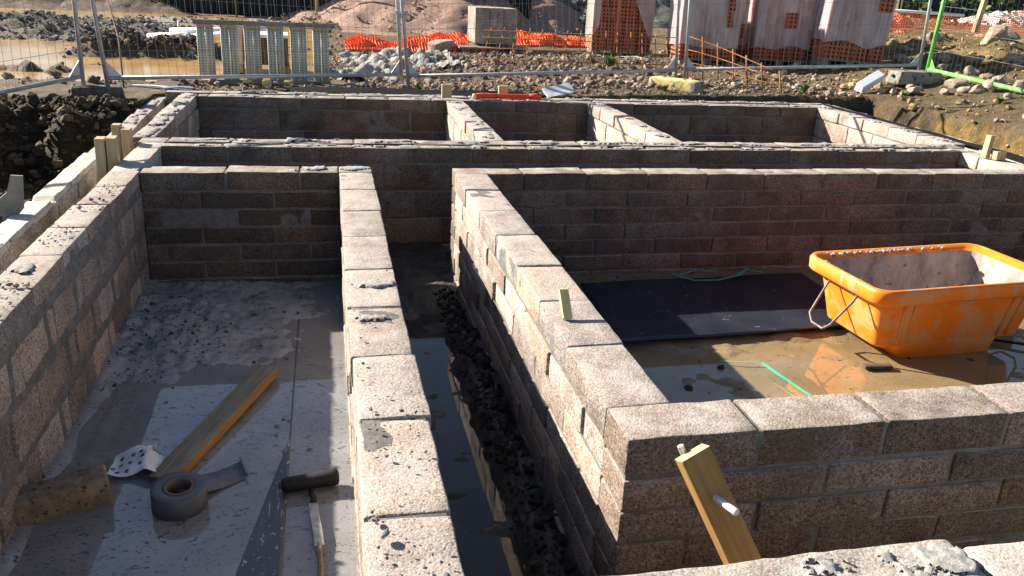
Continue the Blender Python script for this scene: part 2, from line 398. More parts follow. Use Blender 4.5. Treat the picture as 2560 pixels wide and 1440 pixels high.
def ribbon(mb, pts, width, thick=0.002, side=None, tint=(1, 1, 1)):
    P = [Vector(p) for p in pts]; V = []; F = []
    for i, p in enumerate(P):
        t = (P[min(i + 1, len(P) - 1)] - P[max(i - 1, 0)]).normalized()
        sd_ = Vector(side) if side is not None else t.cross(Vector((0, 0, 1))).normalized()
        up = sd_.cross(t).normalized()
        for a, b in ((-1, 0), (1, 0), (1, 1), (-1, 1)):
            V.append(tuple(p + sd_ * a * width / 2 + up * b * thick))
    for i in range(len(P) - 1):
        for k in range(4):
            F.append((4 * i + k, 4 * i + (k + 1) % 4, 4 * i + 4 + (k + 1) % 4, 4 * i + 4 + k))
    F.append((3, 2, 1, 0)); e = 4 * (len(P) - 1); F.append((e, e + 1, e + 2, e + 3))
    mb.add(V, F, tint)
def ico(n):
    import bmesh
    bm = bmesh.new(); bmesh.ops.create_icosphere(bm, subdivisions=n, radius=1)
    V = np.array([v.co[:] for v in bm.verts]); F = [tuple(v.index for v in f.verts) for f in bm.faces]; bm.free(); return V, F
ICO1, ICO2, ICO3 = ico(1), ico(2), ico(3)
def stone(r, sub=ICO2, angular=5, amp=0.25, flat=0.75):
    V = sub[0].copy()
    for _ in range(angular):                       # planes cut off: facets
        d = rng.normal(size=3); d /= np.linalg.norm(d); k = rng.uniform(0.55, 0.85)
        q = V @ d; mk = q > k; V[mk] -= np.outer(q[mk] - k, d)
    V = rough(V, amp, 1.3, rng.uniform(0, 90))
    V = V * rng.uniform(0.65, 1.15, 3) * np.array([1, 1, flat]) * r
    return xf(V, rot=(rng.uniform(-.4, .4), rng.uniform(-.4, .4), rng.uniform(0, 6.28))), sub[1]
def fbm(x, y, f, o=4, seed=0.0):
    return noise.fractal(Vector((x * f + seed, y * f - seed, seed)), 0.9, 2.1, o)
def sm(a, b, x):
    t = min(1.0, max(0.0, (x - a) / (b - a))); return t * t * (3 - 2 * t)
def sheet(name, x0, x1, y0, y1, nx, ny, hf, mats, parent=None, tint=(1, 1, 1), smooth=True, keep=None):
    X = np.linspace(x0, x1, nx); Y = np.linspace(y0, y1, ny)
    V = [(x, y, hf(x, y)) for y in Y for x in X]
    F = [(j * nx + i, j * nx + i + 1, (j + 1) * nx + i + 1, (j + 1) * nx + i) for j in range(ny - 1) for i in range(nx - 1)
         if keep is None or keep((X[i] + X[i + 1]) / 2, (Y[j] + Y[j + 1]) / 2)]
    return MB().add(V, F, tint).build(name, mats, parent, smooth)

# ------------------------------------------------------------------ ground: one sheet to the horizon, dug out round the foundations
def zg(x, y): return -.06 + .11 * sm(1, 5, x) + .2 * sm(6.5, 8.5, x)
WL_OCHRE = -0.078
def ground_h(x, y):
    if y < 9.40 and -1.72 < x < 5.98: return -0.98
    n = fbm(x, y, 0.9, 5, 3.1); n2 = fbm(x, y, 5.0, 4, 8.2)
    z = zg(x, y)
    if y > 200: return z
    if x >= 5.5 and y < 9.9:
        e = 6.72 + 0.10 * noise.noise(Vector((y * 1.7, 2.2, 0))) + 0.05 * noise.noise(Vector((y * 6, 5.2, 0)))
        ey = 9.50 + 0.06 * noise.noise(Vector((x * 4, 7, 0)))
        inside = min(e - x, ey - y)
        if inside > 0: return z - 0.5 * sm(0.0, 0.16, inside) + 0.03 * n2
    if x < -1.5 and y < 9.0:
        e = y + 0.35 * fbm(x, y, 1.2, 3, 5.5)
        z = z - 0.72 * sm(8.75, 7.75, e) * sm(-3.4, -2.55, x + .3 * n2) + 0.10 * n * sm(9, 8, y)
        z += 0.34 * math.exp(-((x + 2.75) / 0.62) ** 2 - ((y - 6.2) / 1.3) ** 2) + 0.12 * n2 * sm(8.9, 8.2, y)
        return z
    if x < 0.3 and y > 9.8:                        # churned wet ground with ridges and ruts
        k = sm(0.3, -1.0, x) * sm(9.8, 10.8, y)
        z += k * (-0.066 + 0.05 * n + 0.03 * n2)
        cx = 13.6 + 0.15 * math.sin(x * 2)
        z += 0.27 * math.exp(-((y - cx) / 0.38) ** 2) * sm(-3.9, -3.2, x) * sm(-1.2, -1.9, x) * (1 + 0.5 * n2)
        z += 0.11 * math.exp(-((y - 11.35) / 0.2) ** 2) * sm(-4.4, -3.6, x) * sm(-2.9, -3.3, x) * (1 + 0.7 * n2)
        z += 0.30 * math.exp(-((y - 17.5) / 1.5) ** 2) * sm(-1.8, -3.4, x) * (1 + 0.5 * n)
        z += 0.75 * sm(24.5, 27.5, y) * sm(-3.2, -5.5, x) * (1 + 0.25 * n)
        z += 0.10 * math.exp(-((y - 22.0) / 1.6) ** 2) * sm(-5.2, -3.5, x)
        z += 0.10 * sm(10.6, 10.2, y) * k * (0.6 + n2)
    elif y > 9.4:
        z += 0.03 * n + 0.014 * n2
        if 0.3 < x < 6.5: z += 0.07 * sm(10.6, 11.6, y) * sm(15.5, 13.5, y) * (0.6 + n) * sm(0.3, 1, x)
        z += 0.30 * sm(8.8, 10.2, x) * sm(9.5, 10.6, y) * sm(30, 14, y) * (0.8 + 0.9 * n)
    else:
        z += 0.03 * n + 0.02 * n2
    return z
def ground_c(x, y, z):
    n = fbm(x, y, 0.6, 3, 11.0); n2 = fbm(x, y, 2.5, 3, 31.0)
    mud = np.array((0.20, 0.155, 0.115)); grey = np.array((0.20, 0.19, 0.172)); och = np.array((0.38, 0.25, 0.09)); grn = np.array((0.10, 0.11, 0.035))
    tan = np.array((0.30, 0.215, 0.135))
    c = mud + (tan - mud) * min(1, max(0, 0.5 + n))
    if x < -1.5 and y < 9.0: c = np.array((0.085, 0.058, 0.034)) * (1 + 0.5 * n) + och * 0.22 * max(0, n2 + .1)
    elif x < 0 and y > 9.6:
        c = c * 0.6 + np.array((.33, .27, .20)) * 0.4
        if 15.5 < y < 20 and x < -2: c = c * 0.3 + grey * 0.75
        if 20.3 < y < 23.6 and -5.2 < x < -1: c = np.array((0.56, 0.55, 0.53)) * (0.8 + 0.4 * n2)
        if y > 24: c = mud * 0.85 + c * 0.2
    elif x > 5.6:
        if z < zg(x, y) - 0.06 and y < 9.9: c = och * (0.9 + 0.5 * n2) if n2 > -0.15 else mud * 0.6
        else: c = tan * 0.85 + (grn - tan * .4) * max(0, min(1, n2 * 1.4 + 0.15))
        if x > 8.8 and y > 10: c = c * 0.35 + np.array((0.36, 0.27, 0.12)) * 0.75 * (1 + 0.5 * n2)
    else:
        c = c * 0.95 + (grn - c * 0.4) * max(0, min(0.5, n2)) * (1 if y < 10.5 else 0.4)
    return np.clip(c, 0.02, 0.8)
xs = np.concatenate([-np.geomspace(400, 7.4, 16), np.arange(-7.0, 11.5, 0.075), np.geomspace(11.8, 500, 22)])
ys = np.concatenate([-np.geomspace(60, 1, 6), np.arange(0, 5, 0.4), np.arange(5, 15, 0.075), np.arange(15, 30, 0.16), np.geomspace(30.5, 900, 22)])
V = []; T = []
for y in ys:
    for x in xs:
        z = ground_h(x, y); V.append((x, y, z)); T.append(ground_c(x, y, z))
nx = len(xs)
F = [(j * nx + i, j * nx + i + 1, (j + 1) * nx + i + 1, (j + 1) * nx + i) for j in range(len(ys) - 1) for i in range(nx - 1)]
tag(MB().add(V, F, np.array(T)).build('ground', 'soil', smooth=True), kind='structure')
# muddy standing water among the ruts
tag(sheet('puddle', -12, 0.2, 10.3, 24.8, 2, 2, lambda x, y: WL_OCHRE, 'water_ochre'), kind='structure')

# ------------------------------------------------------------------ block walls
def rtint(lo=0.75, hi=1.2):
    b = random.uniform(lo, hi); w_ = random.uniform(-0.08, 0.09)
    return (b * (1 + w_), b, b * (1 - w_))
def wall(label, axis, a0, a1, c0, c1, ztop, courses, blen=0.45, off=0.0, step=0.09, joint=0.014, r=0.007, inset=0.009,
         mat='block', mortar='mortar_dark', name='block_wall', top_joints=None, wob=0.003, cat='wall', lohi=(0.62, 1.28), drop=0.0, proud=0.004):
    """one wall: its blocks are one mesh, the mortar between them is a part"""
    mb = MB(); mo = MB(); z = ztop
    cm = (c0 + c1) / 2; hw = (c1 - c0) / 2
    for k, h in enumerate(courses):
        st = (k % 2) * blen / 2 + off
        js = [a0]; p = a0 + (st if st > 0.08 else blen)
        while p < a1 - 0.09: js.append(p); p += blen * random.uniform(0.985, 1.015)
        js.append(a1)
        if k == 0 and top_joints: js = [a0] + [q for q in top_joints if a0 + .05 < q < a1 - .05] + [a1]
        for i in range(len(js) - 1):
            b0 = js[i] + (joint / 2 if i else 0); b1 = js[i + 1] - (joint / 2 if i < len(js) - 2 else 0)
            hb = (h - joint) / 2
            V, F = rbox(round((b1 - b0) / 2, 3), round(hw, 4), round(hb, 4), r, step)
            V = xf(V, rot=(random.gauss(0, 0.004), random.gauss(0, 0.006), random.gauss(0, 0.004)))
            if axis == 'y': V = V[:, [1, 0, 2]] * np.array((-1, 1, 1))
            pc = (b0 + b1) / 2
            jc = cm + random.gauss(0, proud); jz = random.gauss(0, 0.0018) if k == 0 else 0
            V = V + np.array((pc, jc, z - h / 2 - joint / 2 + jz + joint / 2) if axis == 'x' else (jc, pc, z - h / 2 + jz))
            V = rough(V, wob, 9.0, 1.3 + 0.0)
            V = rough(V, wob * 0.8, 34.0, 7.7)
            mb.add(V, F, rtint(*lohi))
        z -= h
    zb = z
    hz = (ztop - 0.012 - zb) / 2; ha = (a1 - a0) / 2 - 0.006
    V, F = rbox(round(ha, 3), round(hw - inset, 4), round(hz, 4), 0.004, 0.06 if step < 0.1 else 0.3)
    V = rough(rough(V, 0.005, 7.0, 3.0), 0.004, 23.0, 6.0)
    if axis == 'y': V = V[:, [1, 0, 2]] * np.array((-1, 1, 1))
    mo.add(V + np.array(((a0 + a1) / 2, cm, zb + hz) if axis == 'x' else (cm, (a0 + a1) / 2, zb + hz)), F)
    o = mb.build(name, mat, smooth=True); tag(o, label, cat)
    mo.build('mortar', mortar, o, smooth=True)
    return o
def splat(parent, x0, x1, y0, y1, z, amp=0.02, thr=0.1, freq=14, mat='mortar_smear', cell=0.010, name='mortar_smear', seed=None):
    amp *= .75
    """crumbly mortar left on top of a wall: only the lumps that rise above the surface show"""
    sd_ = random.uniform(0, 90) if seed is None else seed
    nx = max(4, min(90, int((x1 - x0) / cell))); ny = max(4, min(120, int((y1 - y0) / cell)))
    cx, cy = (x0 + x1) / 2, (y0 + y1) / 2
    def hf(x, y):
        q = max(abs(x - cx) / (x1 - x0), abs(y - cy) / (y1 - y0)) * 2
        e = math.hypot((x - cx) / (x1 - x0) * 1.8, (y - cy) / (y1 - y0) * 1.9)
        n = fbm(x, y, freq * .5, 3, sd_); n2 = fbm(x, y, freq * 3.0, 3, sd_ + 4)
        h = 0.62 - e + 0.75 * n + .25 * n2 - thr
        if q > .97: h = -1
        return z - 0.004 + (min(.45, max(0, h)) * amp * .45 + max(0, n2 + .1) * amp * .3 + .003 if h > 0 else -.008)
    def keep(x, y): return hf(x, y) > z - 0.006
    return sheet(name, x0, x1, y0, y1, nx, ny, hf, mat, parent, smooth=True, keep=keep)

C7 = [.13] + [.117] * 6
A = wall(mat='block_dusty', label='long block wall running towards the camera, left of the two, mortar splashed along its top', axis='y', a0=-0.6, a1=5.64, c0=.057, c1=.27, ztop=0, courses=C7, step=.05,
         top_joints=[.3, .77, 1.24, 1.71, 2.19, 2.63, 3.08, 3.53, 4.03, 4.52, 5.0, 5.48])
B = wall('block wall meeting the front wall at a corner, yellow wood chip on its top', 'y', 2.18, 5.415, .82, 1.035, 0, C7, step=.05,
         top_joints=[2.64, 3.08, 3.53, 4.02, 4.49, 4.97])
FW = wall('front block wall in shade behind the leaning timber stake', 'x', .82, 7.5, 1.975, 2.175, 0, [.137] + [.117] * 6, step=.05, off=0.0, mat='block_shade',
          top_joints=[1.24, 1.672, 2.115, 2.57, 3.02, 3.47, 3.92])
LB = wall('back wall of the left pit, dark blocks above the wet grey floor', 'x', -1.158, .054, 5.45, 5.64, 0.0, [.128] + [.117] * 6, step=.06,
          top_joints=[-.65, -.19], off=.12, mat='block_damp_shade')
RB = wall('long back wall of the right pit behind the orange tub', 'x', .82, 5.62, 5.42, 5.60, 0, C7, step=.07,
          top_joints=[1.28, 1.73, 2.18, 2.63, 3.075, 3.55, 4.0, 4.48, 4.93, 5.38], off=.1, mat='block_moist_shade', lohi=(.7, 1.3))
LW = wall('left block wall with wide grey mortar joints beside the tape roll', 'y', -0.6, 5.50, -1.335, -1.16, 0, [.125, .215, .215, .215, .2], blen=.43, step=.05,
          joint=.014, off=.13, mat='block_dusty')
# the big-block lower courses of that wall have thick smeared joints
CV = wall('narrow cavity wall crossing the whole width behind the two pits', 'x', -1.17, 5.40, 6.27, 6.37, 0.005, [.125, .215, .215, .215, .2], mat='block_moist_shade', lohi=(.75, 1.3), step=.12)
DW = wall('front wall of the far row of pits, just behind the cavity wall', 'x', -1.36, 5.60, 6.47, 6.64, 0.0, [.125, .215, .215, .215], mat='block_moist_shade', lohi=(.75, 1.3), step=.12, off=.2)
EW = wall('rear block wall of the far pits, red handled spade lying on it', 'x', -1.27, 5.58, 8.88, 9.06, 0.0, [.125, .215, .215, .215], mat='block_moist_shade', lohi=(.75, 1.3), step=.12, off=.1)
FL = wall('short left end wall of the far pits, grey mortar heaped on top', 'y', 6.65, 9.06, -1.44, -1.275, 0.0, [.125, .215, .215, .215], step=.12)
GR = wall('right end wall of the far pits, its inner face in full sun', 'y', 6.65, 9.06, 5.585, 5.77, 0.0, [.125, .215, .215, .215], step=.12, lohi=(0.95, 1.3))
P1 = wall('first sunlit partition across the far pits, nearer the spade handle end', 'y', 6.645, 8.875, 1.22, 1.40, 0.0, [.125, .215, .215, .215], step=.12, lohi=(0.95, 1.3))
P2 = wall('second sunlit partition across the far pits, right of the spade blade', 'y', 6.645, 8.875, 2.79, 2.97, 0.0, [.125, .215, .215, .215], step=.12, lohi=(0.95, 1.3))
RC = wall('short wall closing the right end of the long cavity', 'y', 5.605, 6.465, 5.405, 5.60, -0.005, [.125, .215, .215, .215, .2], step=.12, lohi=(1.0, 1.3))
LC = wall('pale short block capping the left end of the cavity beside the timber offcuts', 'y', 5.505, 6.46, -1.335, -1.175, 0.0, [.2, .2, .2, .2], step=.06, mat='block_cream', mortar='mortar_pale', off=.3)
FG = wall('grey concrete edge in the bottom right foreground with a chipped end', 'x', .35, 1.455, 1.13, 1.438, 0.0, [.14, .2, .2], blen=1.3, step=.04, mat='block_grey', wob=.005, r=.012)
FG2 = wall('cream concrete edge at the bottom right corner beyond the chipped grey end', 'x', 1.475, 4.5, 1.10, 1.41, -0.012, [.14, .2, .2], blen=1.6, step=.06, mat='block_cream', mortar='mortar_pale', wob=.004, r=.012)
# outer leaf, slightly skewed to the rest: built along short straight runs
OLN = wall('outer leaf along the left edge, cream mortar bed on its near part and grey lumps beyond', 'y', 1.5, 9.62, -1.65, -1.51, -.085, [.11, .12, .12, .12, .12], step=.09, mat='block_grey', mortar='mortar_pale', lohi=(.9, 1.3))
piv = Vector((-1.58, 4.1, 0)); OLN.rotation_euler = (0, 0, .026); OLN.location = piv - Matrix.Rotation(.026, 3, 'Z') @ piv
OLB = wall('thin rear outer leaf beside the black membrane strip', 'x', -1.63, 5.98, 9.26, 9.38, -.015, [.12, .215, .215], step=.12, mat='block_grey')
OLR = wall('thin right outer leaf along the dug clay trench', 'y', 4.6, 9.25, 5.855, 5.96, -.012, [.12, .215, .215], step=.12, mat='block_grey')
# mortar left on the tops
splat(A, .10, .26, 3.27, 3.37, .002, .022, -.15); splat(A, .08, .26, 2.93, 3.0, .002, .014, -.1); splat(A, .06, .27, 5.5, 5.63, .002, .014, -.1)
splat(LB, -.28, -.02, 5.48, 5.62, .002, .03, -.15); splat(LW, -1.32, -1.2, 3.55, 3.75, .002, .018, .05)
splat(FG, .9, 1.45, 1.15, 1.42, .002, .016, .1, cell=.008); splat(FG, .4, .95, 1.15, 1.42, .002, .01, .3, cell=.008); splat(FG, 1.33, 1.45, 1.30, 1.42, .002, .02, .05, cell=.006)
for x0 in np.arange(-1.1, 5.2, .62):
    splat(CV, x0, x0 + .6, 6.272, 6.368, .006, .022, random.uniform(-.1, .25), cell=.018)
    splat(DW, x0, x0 + .6, 6.475, 6.635, .002, .024, random.uniform(-.12, .2), cell=.02)
    splat(EW, x0, x0 + .6, 8.9, 9.05, .002, .02, random.uniform(0, .3), cell=.022)
    splat(OLB, x0, x0 + .6, 9.265, 9.375, -.014, .03, random.uniform(-.1, .2), cell=.02)
for y0 in np.arange(6.6, 9.0, .5):
    splat(OLN, -1.645, -1.515, y0, y0 + .5, -.084, .03, -.2, cell=.016); splat(FL, -1.43, -1.285, y0 + .05, y0 + .5, .002, .03, -.15, cell=.016)
    splat(GR, 5.59, 5.765, y0 + .05, y0 + .5, .002, .02, .1, cell=.02); splat(P1, 1.225, 1.395, y0 + .05, min(8.86, y0 + .5), .002, .016, .2, cell=.02); splat(P2, 2.795, 2.965, y0 + .05, min(8.86, y0 + .5), .002, .016, .25, cell=.02)
for y0 in np.arange(4.7, 9.1, .5): splat(OLR, 5.858, 5.957, y0, y0 + .5, -.011, .028, -.05, cell=.02)
def cream(x, y): return -.085 + .016 + .006 * fbm(x, y, 9, 3, 2) - (0.03 if abs(x + 1.58) > .066 else 0) - (.02 if 5.02 < y < 5.1 else 0)
sheet('mortar_bed', -1.649, -1.511, 1.5, 6.35, 14, 170, cream, 'mortar_cream', OLN)
for y0 in (2.0, 3.9): splat(OLN, -1.64, -1.52, y0, y0 + .4, -.068, .018, .1)
# thick smeared joints on the left wall: ridges of mortar a little proud of the block faces
mb = MB()
def jf(a0, b0, a1, b1, wd):
    n = max(3, int(math.hypot(a1 - a0, b1 - b0) / .03)); V = []; F = []
    for i in range(n + 1):
        t = i / n; y = a0 + (a1 - a0) * t; z = b0 + (b1 - b0) * t
        k = wd * (0.75 + 0.9 * abs(noise.noise(Vector((y * 5, z * 5, 1.5)))) + .25 * noise.noise(Vector((y * 19, z * 19, 4))))
        dy, dz = -(b1 - b0), (a1 - a0); L = math.hypot(dy, dz); dy /= L; dz /= L
        for q, xx in ((-1, -.006), (-.6, .004), (0, .0065), (.6, .004), (1, -.006)):
            V.append((-1.16 + xx + .0015 * noise.noise(Vector((y * 40, z * 40, q))), y + dy * k * q, z + dz * k * q))
    for i in range(n):
        for j in range(4): F.append((5 * i + j, 5 * i + j + 1, 5 * i + 6 + j, 5 * i + 5 + j))
    mb.add(V, F)
for zc in (-.125, -.34, -.555): jf(.8, zc, 5.43, zc, .042)
for k, (zt, zb) in enumerate(((-.14, -.325), (-.355, -.54), (-.57, -.75))):
    y = .9 + .215 * (k % 2)
    while y < 5.35: jf(y, zt, y + random.uniform(-.02, .02), zb, .030); y += .43
mb.build('smeared_joint', 'mortar_dark', LW, smooth=True)

# ------------------------------------------------------------------ floors and standing water
WG = -0.752
def fl_left(x, y):
    z = -.775 + .012 * fbm(x, y, 3, 4, 2)
    c = math.exp(-((x + .95) / .35) ** 2 - ((y - 4.7) / .75) ** 2) * .045 + .032 * sm(3.85, 4.4, y) * (1 - .4 * sm(-.4, 0, x))
    z += c * (0.85 + .35 * fbm(x, y, 5, 3, 9) + .3 * fbm(x, y, 19, 3, 2))
    z += .03 * sm(-1.04, -1.15, x)
    return z
tag(sheet('floor', -1.18, .075, 0.0, 5.47, 90, 330, fl_left, 'mud_grey'), kind='structure')
tag(sheet('water', -1.17, .065, 0.0, 5.46, 2, 2, lambda x, y: WG, 'water_grey'), kind='structure')
def fl_right(x, y):
    z = -.775 + .014 * fbm(x, y, 2.2, 4, 6) + .03 * sm(4.0, 4.3, y) + .02 * sm(2.6, 2.2, y)
    return z + .02 * max(0, fbm(x, y, 6, 3, 3))
tag(sheet('floor', 1.02, 7.5, 2.16, 5.43, 220, 120, fl_right, 'mud_brown'), kind='structure')
tag(sheet('water', 1.03, 7.4, 2.17, 5.42, 2, 2, lambda x, y: -.762, 'water_brown'), kind='structure')
def fl_trench(x, y):
    return -.80 + .085 * sm(.60, .72, x + .05 * fbm(x, y, 2, 3, 1)) * (1 + .3 * fbm(x, y, 9, 4, 2)) * sm(4.9, 4.4, y) + .03 * fbm(x, y, 6, 4, 5) + .05 * sm(4.6, 5.3, y)
tag(sheet('floor', .25, .84, 0.0, 6.30, 60, 320, fl_trench, 'mud_dark'), kind='structure')
tag(sheet('water', .26, .83, 0.0, 6.29, 2, 2, lambda x, y: -.788, 'water_dark'), kind='structure')
tag(sheet('floor', -1.35, 5.5, 5.58, 6.3, 100, 14, lambda x, y: -.83 + .02 * fbm(x, y, 4, 3, 2), 'mud_dark'), kind='structure')
tag(sheet('floor', -1.3, 5.6, 6.6, 8.9, 120, 40, lambda x, y: -.62 + .03 * fbm(x, y, 3, 4, 2), 'mud_brown'), kind='structure')
tag(sheet('floor', .8, 7.5, 1.3, 2.0, 120, 16, lambda x, y: -.80 + .03 * fbm(x, y, 4, 4, 2), 'mud_dark'), kind='structure')

# ------------------------------------------------------------------ loose earth, crumbs, rubble
def scatter(name, n, pos, size, cols, mat='clod', sub=ICO1, flat=.75, ang=4, amp=.25, sink=.25):
    mb = MB(); cols = [np.array(c) for c in cols]
    for _ in range(n):
        p = pos()
        if p is None: continue
        x, y, z = p; r = size()
        V, F = stone(r, sub, ang, amp, flat)
        mb.add(V + np.array((x, y, z + r * (flat * .7 - sink))), F, cols[rng.integers(len(cols))] * rng.uniform(.7, 1.25))
    return tag(mb.build(name, mat), kind='stuff')
U = rng.uniform
def reg(x0, x1, y0, y1, hf=ground_h, cond=None):
    def f():
        x, y = U(x0, x1), U(y0, y1)
        if cond and not cond(x, y): return None
        return x, y, hf(x, y)
    return f
ex = lambda s: (lambda: min(s * 4, s * (0.5 + rng.exponential(.7))))
DARK = [(.085, .06, .036), (.055, .042, .03), (.14, .10, .06)]
STN = [(.27, .21, .16), (.19, .155, .12), (.32, .25, .19), (.27, .165, .12), (.16, .14, .115), (.36, .31, .25), (.13, .10, .08)]
tag(scatter('loose_earth', 3600, reg(-4.6, -1.75, 3.2, 8.9, cond=lambda x, y: fbm(x, y, 1.1, 2, 4) > -.45), ex(.02), DARK), 'dark clods on the dug bank at the left', 'earth')
tag(scatter('earth_clods', 2600, reg(-3.4, -1.75, 4.2, 8.75), ex(.026), DARK, sub=ICO1, ang=6, amp=.35), 'large dark clods on the dug bank', 'earth')
tag(scatter('ridge_clods', 900, lambda: (lambda x: (x, 13.62 + rng.normal() * .2, ground_h(x, 13.62)))(U(-3.6, -1.5)), ex(.02), [(.10, .08, .06), (.07, .055, .04)], sub=ICO1), 'dark clods along the wet ridge', 'earth')
tag(scatter('mound_clods', 3600, reg(-8, -1.8, 15.4, 20), ex(.022), [(.19, .18, .16), (.12, .11, .095), (.26, .245, .22)], sub=ICO1), 'grey clods on the low mound', 'earth')
tag(scatter('rubble_gravel', 8000, reg(.2, 7.2, 10.1, 15.2, cond=lambda x, y: U() < (1.0 if y < 14 else .4) * (1 if x < 5.4 else .6)), ex(.02), STN, sink=.4), 'broken stone rubble behind the fence', 'rubble')
tag(scatter('muddy_gravel', 6000, reg(-7, .3, 9.9, 24, cond=lambda x, y: ground_h(x, y) > WL_OCHRE + .004 and U() < (1 if y < 14 else .55)), ex(.022), [(.34, .28, .20), (.20, .155, .11), (.42, .37, .30), (.12, .09, .065), (.10, .08, .06)]), 'pale muddy gravel among the ochre puddles', 'gravel')
tag(scatter('bank_gravel', 2600, reg(6.0, 12.5, 6.2, 16, cond=lambda x, y: U() < (.5 if y < 9.6 else 1)), ex(.024), [(.30, .23, .15), (.36, .29, .21), (.20, .15, .09), (.38, .26, .11)]), 'small stones on the right hand bank', 'gravel')
tag(scatter('edge_earth', 1500, reg(-1.6, 6.6, 9.42, 10.3), ex(.015), [(.24, .18, .12), (.16, .12, .08), (.33, .28, .23)]), 'crumbled earth behind the rear wall', 'earth')
tag(scatter('mortar_crumbs', 2300, reg(-1.14, -.2, 3.6, 5.42, fl_left, cond=lambda x, y: U() < math.exp(-((x + .95) / .28) ** 2 - ((y - 4.7) / .6) ** 2) + .12), ex(.0045), [(.12, .12, .13), (.24, .24, .25), (.07, .07, .075)], ang=3), 'dark mortar crumbs in the back corner of the left pit', 'crumbs')
tag(scatter('wall_crumbs', 450, reg(-1.325, -1.17, 2.2, 5.4, lambda x, y: .002, cond=lambda x, y: fbm(x, y, 3, 2, 16) > .05), ex(.0045), [(.25, .24, .23), (.4, .38, .36), (.16, .16, .17)], sink=.1), 'mortar crumbs on top of the left wall', 'crumbs')
tag(scatter('trench_gravel', 2200, reg(.64, .81, .8, 5.2, fl_trench, cond=lambda x, y: U() < sm(.62, .74, x)), ex(.0075), [(.035, .03, .026), (.06, .052, .045), (.02, .02, .02)]), 'dark gravel in the narrow trench', 'gravel')
tag(scatter('pit_debris', 260, reg(1.08, 5.4, 2.3, 5.38, fl_right), ex(.008), [(.07, .055, .04), (.2, .16, .11)]), 'small dirt specks on the right pit floor', 'debris')
tag(scatter('wall_crumbs', 480, reg(.065, .265, .9, 3.6, lambda x, y: .002, cond=lambda x, y: U() < sm(2.6, 1.3, y) * (fbm(x, y, 3, 2, 6) > -.1) + .08), ex(.0036), [(.25, .24, .23), (.32, .30, .28), (.13, .13, .135), (.1, .1, .105)], sink=.1), 'mortar crumbs on top of the long wall', 'crumbs')
# pebbles one can count on the near end of the long wall
for i, (x, y, r) in enumerate(((.10, 1.62, .014), (.155, 1.44, .014), (.19, 1.42, .011), (.15, 1.34, .012), (.18, 1.33, .011), (.22, 1.46, .010))):
    V, F = stone(r, ICO3, 2, .12, .7)
    tag(MB().add(V, F, (.27, .27, .28)).build('pebble', 'clod', smooth=True, loc=None), 'grey pebble on the near end of the long wall', 'pebble', 'pebbles on the near end of the long wall').location = (x, y, .004 + r * .6)
def boulder(x, y, r, label, group=None, col=None, flat=.75):
    V, F = stone(r, ICO3, 11, .16, flat)
    o = MB().add(V, F, np.array(col) if col is not None else np.array(STN[rng.integers(len(STN))]) * U(.8, 1.2)).build('stone', 'clod')
    o.location = (x, y, ground_h(x, y) + r * flat * .42); tag(o, label, 'stone', group)
for i in range(110):
    x = U(.5, 5.0); y = U(10.2, 12.6) if i % 4 else U(12.6, 14.2)
    boulder(x, y, U(.035, .09), 'rough rubble stone lying between the fence and the orange netting', 'rubble stones behind the fence')
for i in range(26):
    boulder(U(-.2, 4.2), U(9.75, 10.35), U(.03, .075), 'small stone on the bare earth under the fence rail', 'stones under the fence rail')
for (x, y, r) in ((7.26, 9.47, .12), (7.5, 9.2, .08), (7.82, 9.43, .13), (7.7, 9.15, .09), (7.95, 9.0, .12), (7.79, 9.03, .1), (7.1, 9.66, .07), (7.15, 9.5, .08), (8.15, 9.2, .09), (7.77, 8.49, .06), (8.3, 8.9, .1), (7.4, 9.7, .08), (7.0, 9.75, .06), (8.4, 9.4, .11)):
    boulder(x, y, r, 'pale rock on the trodden ground in front of the green fence panel', 'rocks in front of the green fence panel', (.36, .30, .24))
for (x, y, r) in ((8.95, 12.14, .19), (9.3, 11.6, .12), (8.76, 10.95, .15), (9.6, 11.3, .2), (9.0, 10.6, .13), (10.4, 11.9, .3), (11.0, 12.4, .34), (9.9, 10.8, .16), (10.9, 11.2, .22), (9.5, 12.8, .16), (10.3, 13.2, .2), (11.6, 11.6, .22)):
    boulder(x, y, r, 'grey brown boulder on the bank behind the green fence panel', 'boulders behind the green fence panel', (.30, .25, .2))

